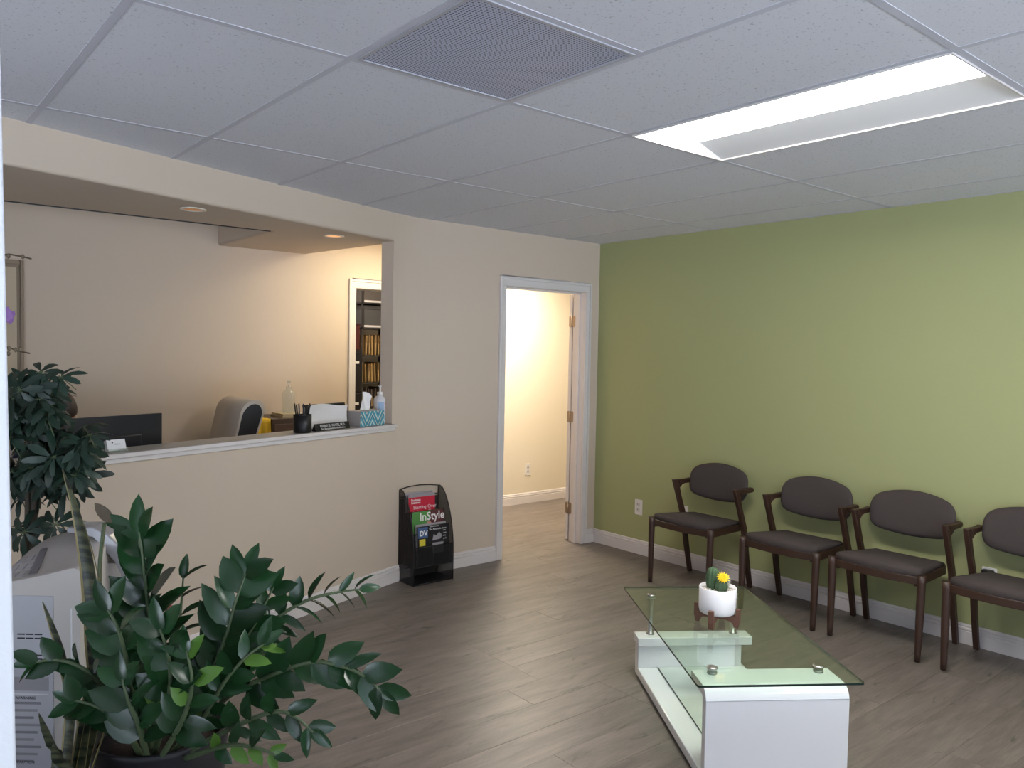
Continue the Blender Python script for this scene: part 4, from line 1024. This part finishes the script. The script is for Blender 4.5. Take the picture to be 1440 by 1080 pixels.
for px,py,rl in ((116,668,.2),(78,738,.1),(34,748,-.2)): place_leaf(PMs[0],sf,cbase,at(px,py,2.93),RT,to*1+V((0,0,.25)),.95)
# --- orchid on the counter
op=rp(-2.60,.06,CZ)
orc=thing('orchid','purple orchid on the counter at the left picture edge','plant',op)
MB().lathe([(0,0),(.045,0),(.06,.11),(.056,.11),(.05,.10),(0,.10)],n=20).build('pot',m_ceramic,orc)
def L3(px,py): 
    # point on the vertical plane of the orchid facing the camera
    dep=(V(op)-CAM).dot(FW); return at(px,py,dep)-V(op)
MB().tube(smooth_path([V((0,0,.10)),L3(-30,560),L3(-26,470),L3(-14,390),L3(4,360),L3(26,360),L3(44,364)],5),.0032,6).build('flower_spike',mat('orchid stalk',(88,74,58),.6),orc)
MB().tube(smooth_path([V((0,0,.10)),L3(-24,540),L3(2,492),L3(12,489),L3(24,493),L3(42,497)],5),.003,6).build('flower_spike',MATS['orchid stalk'],orc)
for px,py in ((12,360),(32,361),(22,492),(28,491),(12,497),(13,490)):
    c=L3(px,py); MB().lathe([(0,-.011),(.007,-.004),(.006,.005),(0,.011)],c,8).build('bud',mat('orchid bud',(120,104,84),.6),orc)
m_pur=mat('purple petal',(150,110,168),.5,var=.15,vscale=60)
c=L3(10,444); fm=MB()
for k in range(5):
    a=pi/2+2*pi*k/5; d=RT*cos(a)+V((0,0,1))*sin(a); sd=RT*-sin(a)+V((0,0,1))*cos(a); ww=.016 if k%2==0 else .02
    fm.add([c,c+d*.018+sd*ww*.9-to*.001,c+d*.034+sd*.006+to*.003,c+d*.034-sd*.006+to*.003,c+d*.018-sd*ww*.9-to*.001],[(0,1,2,3,4)])
fm.build('flower',m_pur,orc,label='purple orchid bloom')
for a in (0,1.6,3.4,4.8):
    place_leaf(leaf_mesh('leaf',.17,.05,m_leaf,.2,.35),orc,V((0,0,0)),V((0,0,.10)),V((cos(a),sin(a),.7)),V((-cos(a)*.5,-sin(a)*.5,1)),1)

# ------------------------------------------------------------------ receptionist seated behind the monitor
PM=Matrix.Rotation(RZ,4,'Z'); PM.translation=rp(-1.87,.80,.02)
pe=thing('person','person with dark hair in a bun seated behind the monitor','person',PM.translation,RZ)     # local: faces -y
m_skin=mat('skin',(190,146,122),.55); m_top=mat('navy scrub fabric',(44,52,72),.85); m_hair=mat('dark brown hair',(46,32,30),.5,var=.3,vscale=50)
m_trou=mat('dark trousers',(36,36,42),.85); m_shoe=mat('white shoe',(200,198,196),.5)
def skin(name,verts,edges,rad,root,mats_,parent,pick=None,sub=1):
    me=bpy.data.meshes.new(name); me.from_pydata(verts,edges,[]); o=bpy.data.objects.new(name,me); COL.objects.link(o)
    md=o.modifiers.new('skin','SKIN'); md.use_smooth_shade=True
    for i,sv in enumerate(me.skin_vertices[0].data): 
        r=rad[i]; sv.radius=(r if hasattr(r,'__len__') else (r,r)); sv.use_root=(i==root)
    ss=o.modifiers.new('sub','SUBSURF'); ss.levels=sub; ss.render_levels=sub
    bpy.context.view_layer.update()
    m2=bpy.data.meshes.new_from_object(o.evaluated_get(bpy.context.evaluated_depsgraph_get())); bpy.data.objects.remove(o)
    m2.materials.clear()
    for x in mats_: m2.materials.append(x)
    if pick:
        for p in m2.polygons: p.material_index=pick(p.center)
    for p in m2.polygons: p.use_smooth=True
    m2.name=name; return link(name,m2,parent)
v=[(0,0,.56),(0,.0,.68),(0,.0,.82),(0,-.01,.92),(0,-.015,.985),(0,-.025,1.045)]
e=[(0,1),(1,2),(2,3),(3,4),(4,5)]; r=[(.15,.11),(.13,.10),(.14,.095),(.12,.08),(.055,.05),(.05,.048)]
def addv(p,rr,frm): v.append(p); r.append(rr); e.append((frm,len(v)-1)); return len(v)-1
for s in (-1,1):
    a=addv((s*.16,-.0,.925),.052,3); b=addv((s*.215,-.03,.79),.044,a); c=addv((s*.215,-.12,.725),.040,b); d=addv((s*.15,-.26,.772),.030,c); w_=addv((s*.135,-.315,.775),.026,d)
    hnd=addv((s*.13,-.365,.772),(.036,.015),w_)
    a=addv((s*.09,-.05,.565),.085,0); b=addv((s*.11,-.42,.545),.062,a); c=addv((s*.11,-.44,.50),.056,b); d=addv((s*.11,-.40,.28),.050,c); f=addv((s*.11,-.37,.09),.036,d)
skin('body',v,e,r,0,[m_skin,m_top,m_trou],pe,lambda c:0 if (c.z>1.0 or (c.y<-.22 and c.z>.70)) else (2 if c.z<.62 else 1),2)
for s in (-1,1):
    for k in range(4):
        x0=s*(.130+(k-1.5)*.019); ln=(.058,.070,.066,.052)[k]
        skin('finger',[(x0,-.385,.773),(x0+s*.001,-.385-ln*.5,.780),(x0,-.385-ln*.85,.770),(x0,-.385-ln,.760)],[(0,1),(1,2),(2,3)],[.0088,.0082,.0076,.0066],0,[m_skin],pe)
    skin('thumb',[(s*.105,-.345,.770),(s*.088,-.375,.768),(s*.086,-.405,.764)],[(0,1),(1,2)],[.011,.0098,.008],0,[m_skin],pe)
    MB().tube([(s*.11,-.31,.032),(s*.11,-.38,.036),(s*.11,-.50,.028),(s*.11,-.56,.022)],[.03,.04,.036,.02],10).build('shoe',m_shoe,pe)
def headpt(a,b):
    th=a*2*pi; ph=-pi/2+b*pi; x=cos(ph)*cos(th); y=cos(ph)*sin(th); z=sin(ph)
    jaw=1-.26*max(0,-z)**1.2; px,py,pz=x*.074*jaw,y*.092*(1-.12*max(0,-z)),z*.112
    if y<-.2:      # face features
        g=lambda cx,cz,sx,sz: math.exp(-((x-cx)/sx)**2-((z-cz)/sz)**2)
        py -= .020*g(0,-.18,.14,.20)+.006*g(0,-.55,.3,.09)+.010*g(0,-.85,.35,.15)
        py += .009*(g(.38,.02,.18,.12)+g(-.38,.02,.18,.12))
    return (px,py,pz)
hc=V((0,-.045,1.135)); HR=Matrix.Rotation(radians(32),3,'X')      # head bowed over the keyboard
hp=lambda x,y,z: hc+HR@V((x,y,z))

hm=MB().grid(lambda a,b: hp(*headpt(a,b)),40,28); hd=hm.build('head',m_skin,pe)
for s in (-1,1):
    MB().lathe([(0,-.011),(.008,-.007),(.011,0),(.008,.007),(0,.011)],hp(s*.029,-.073,.003),10).build('eye',mat('eye white',(226,224,220),.3),hd)
    MB().lathe([(0,-.005),(.004,-.003),(.005,0),(.004,.003),(0,.005)],hp(s*.029,-.082,.003),10).build('iris',mat('dark iris',(40,28,24),.3),hd)
    MB().lathe([(0,-.028),(.008,-.018),(.010,.006),(.007,.022),(0,.028)],hp(s*.076,.008,-.005),8).build('ear',m_skin,hd)
MB().grid(lambda a,b:hp((a-.5)*.046,-.093-.006*sin(b*pi)+.03*(a-.5)**2*4*.4,-.068+.014*(b-.5)),8,4).build('mouth',mat('lip',(158,92,88),.5),hd)
def hairpt(a,b):
    p=V(headpt(a,.44+b*.56)); y=sin(a*2*pi)
    lowcut=0
    q=V((p.x*1.10,p.y*1.09+.004,p.z*1.07+.004))
    if y<-.4 and b<.25: q=V((p.x*.9,p.y*.86,p.z))      # hairline lifted off the face
    return hc+HR@q
MB().grid(hairpt,40,14).build('hair',m_hair,pe)
MB().lathe([(0,-.03),(.022,-.022),(.032,0),(.022,.022),(0,.03)],hp(-.045,.075,.095),14).build('hair_bun',m_hair,pe)
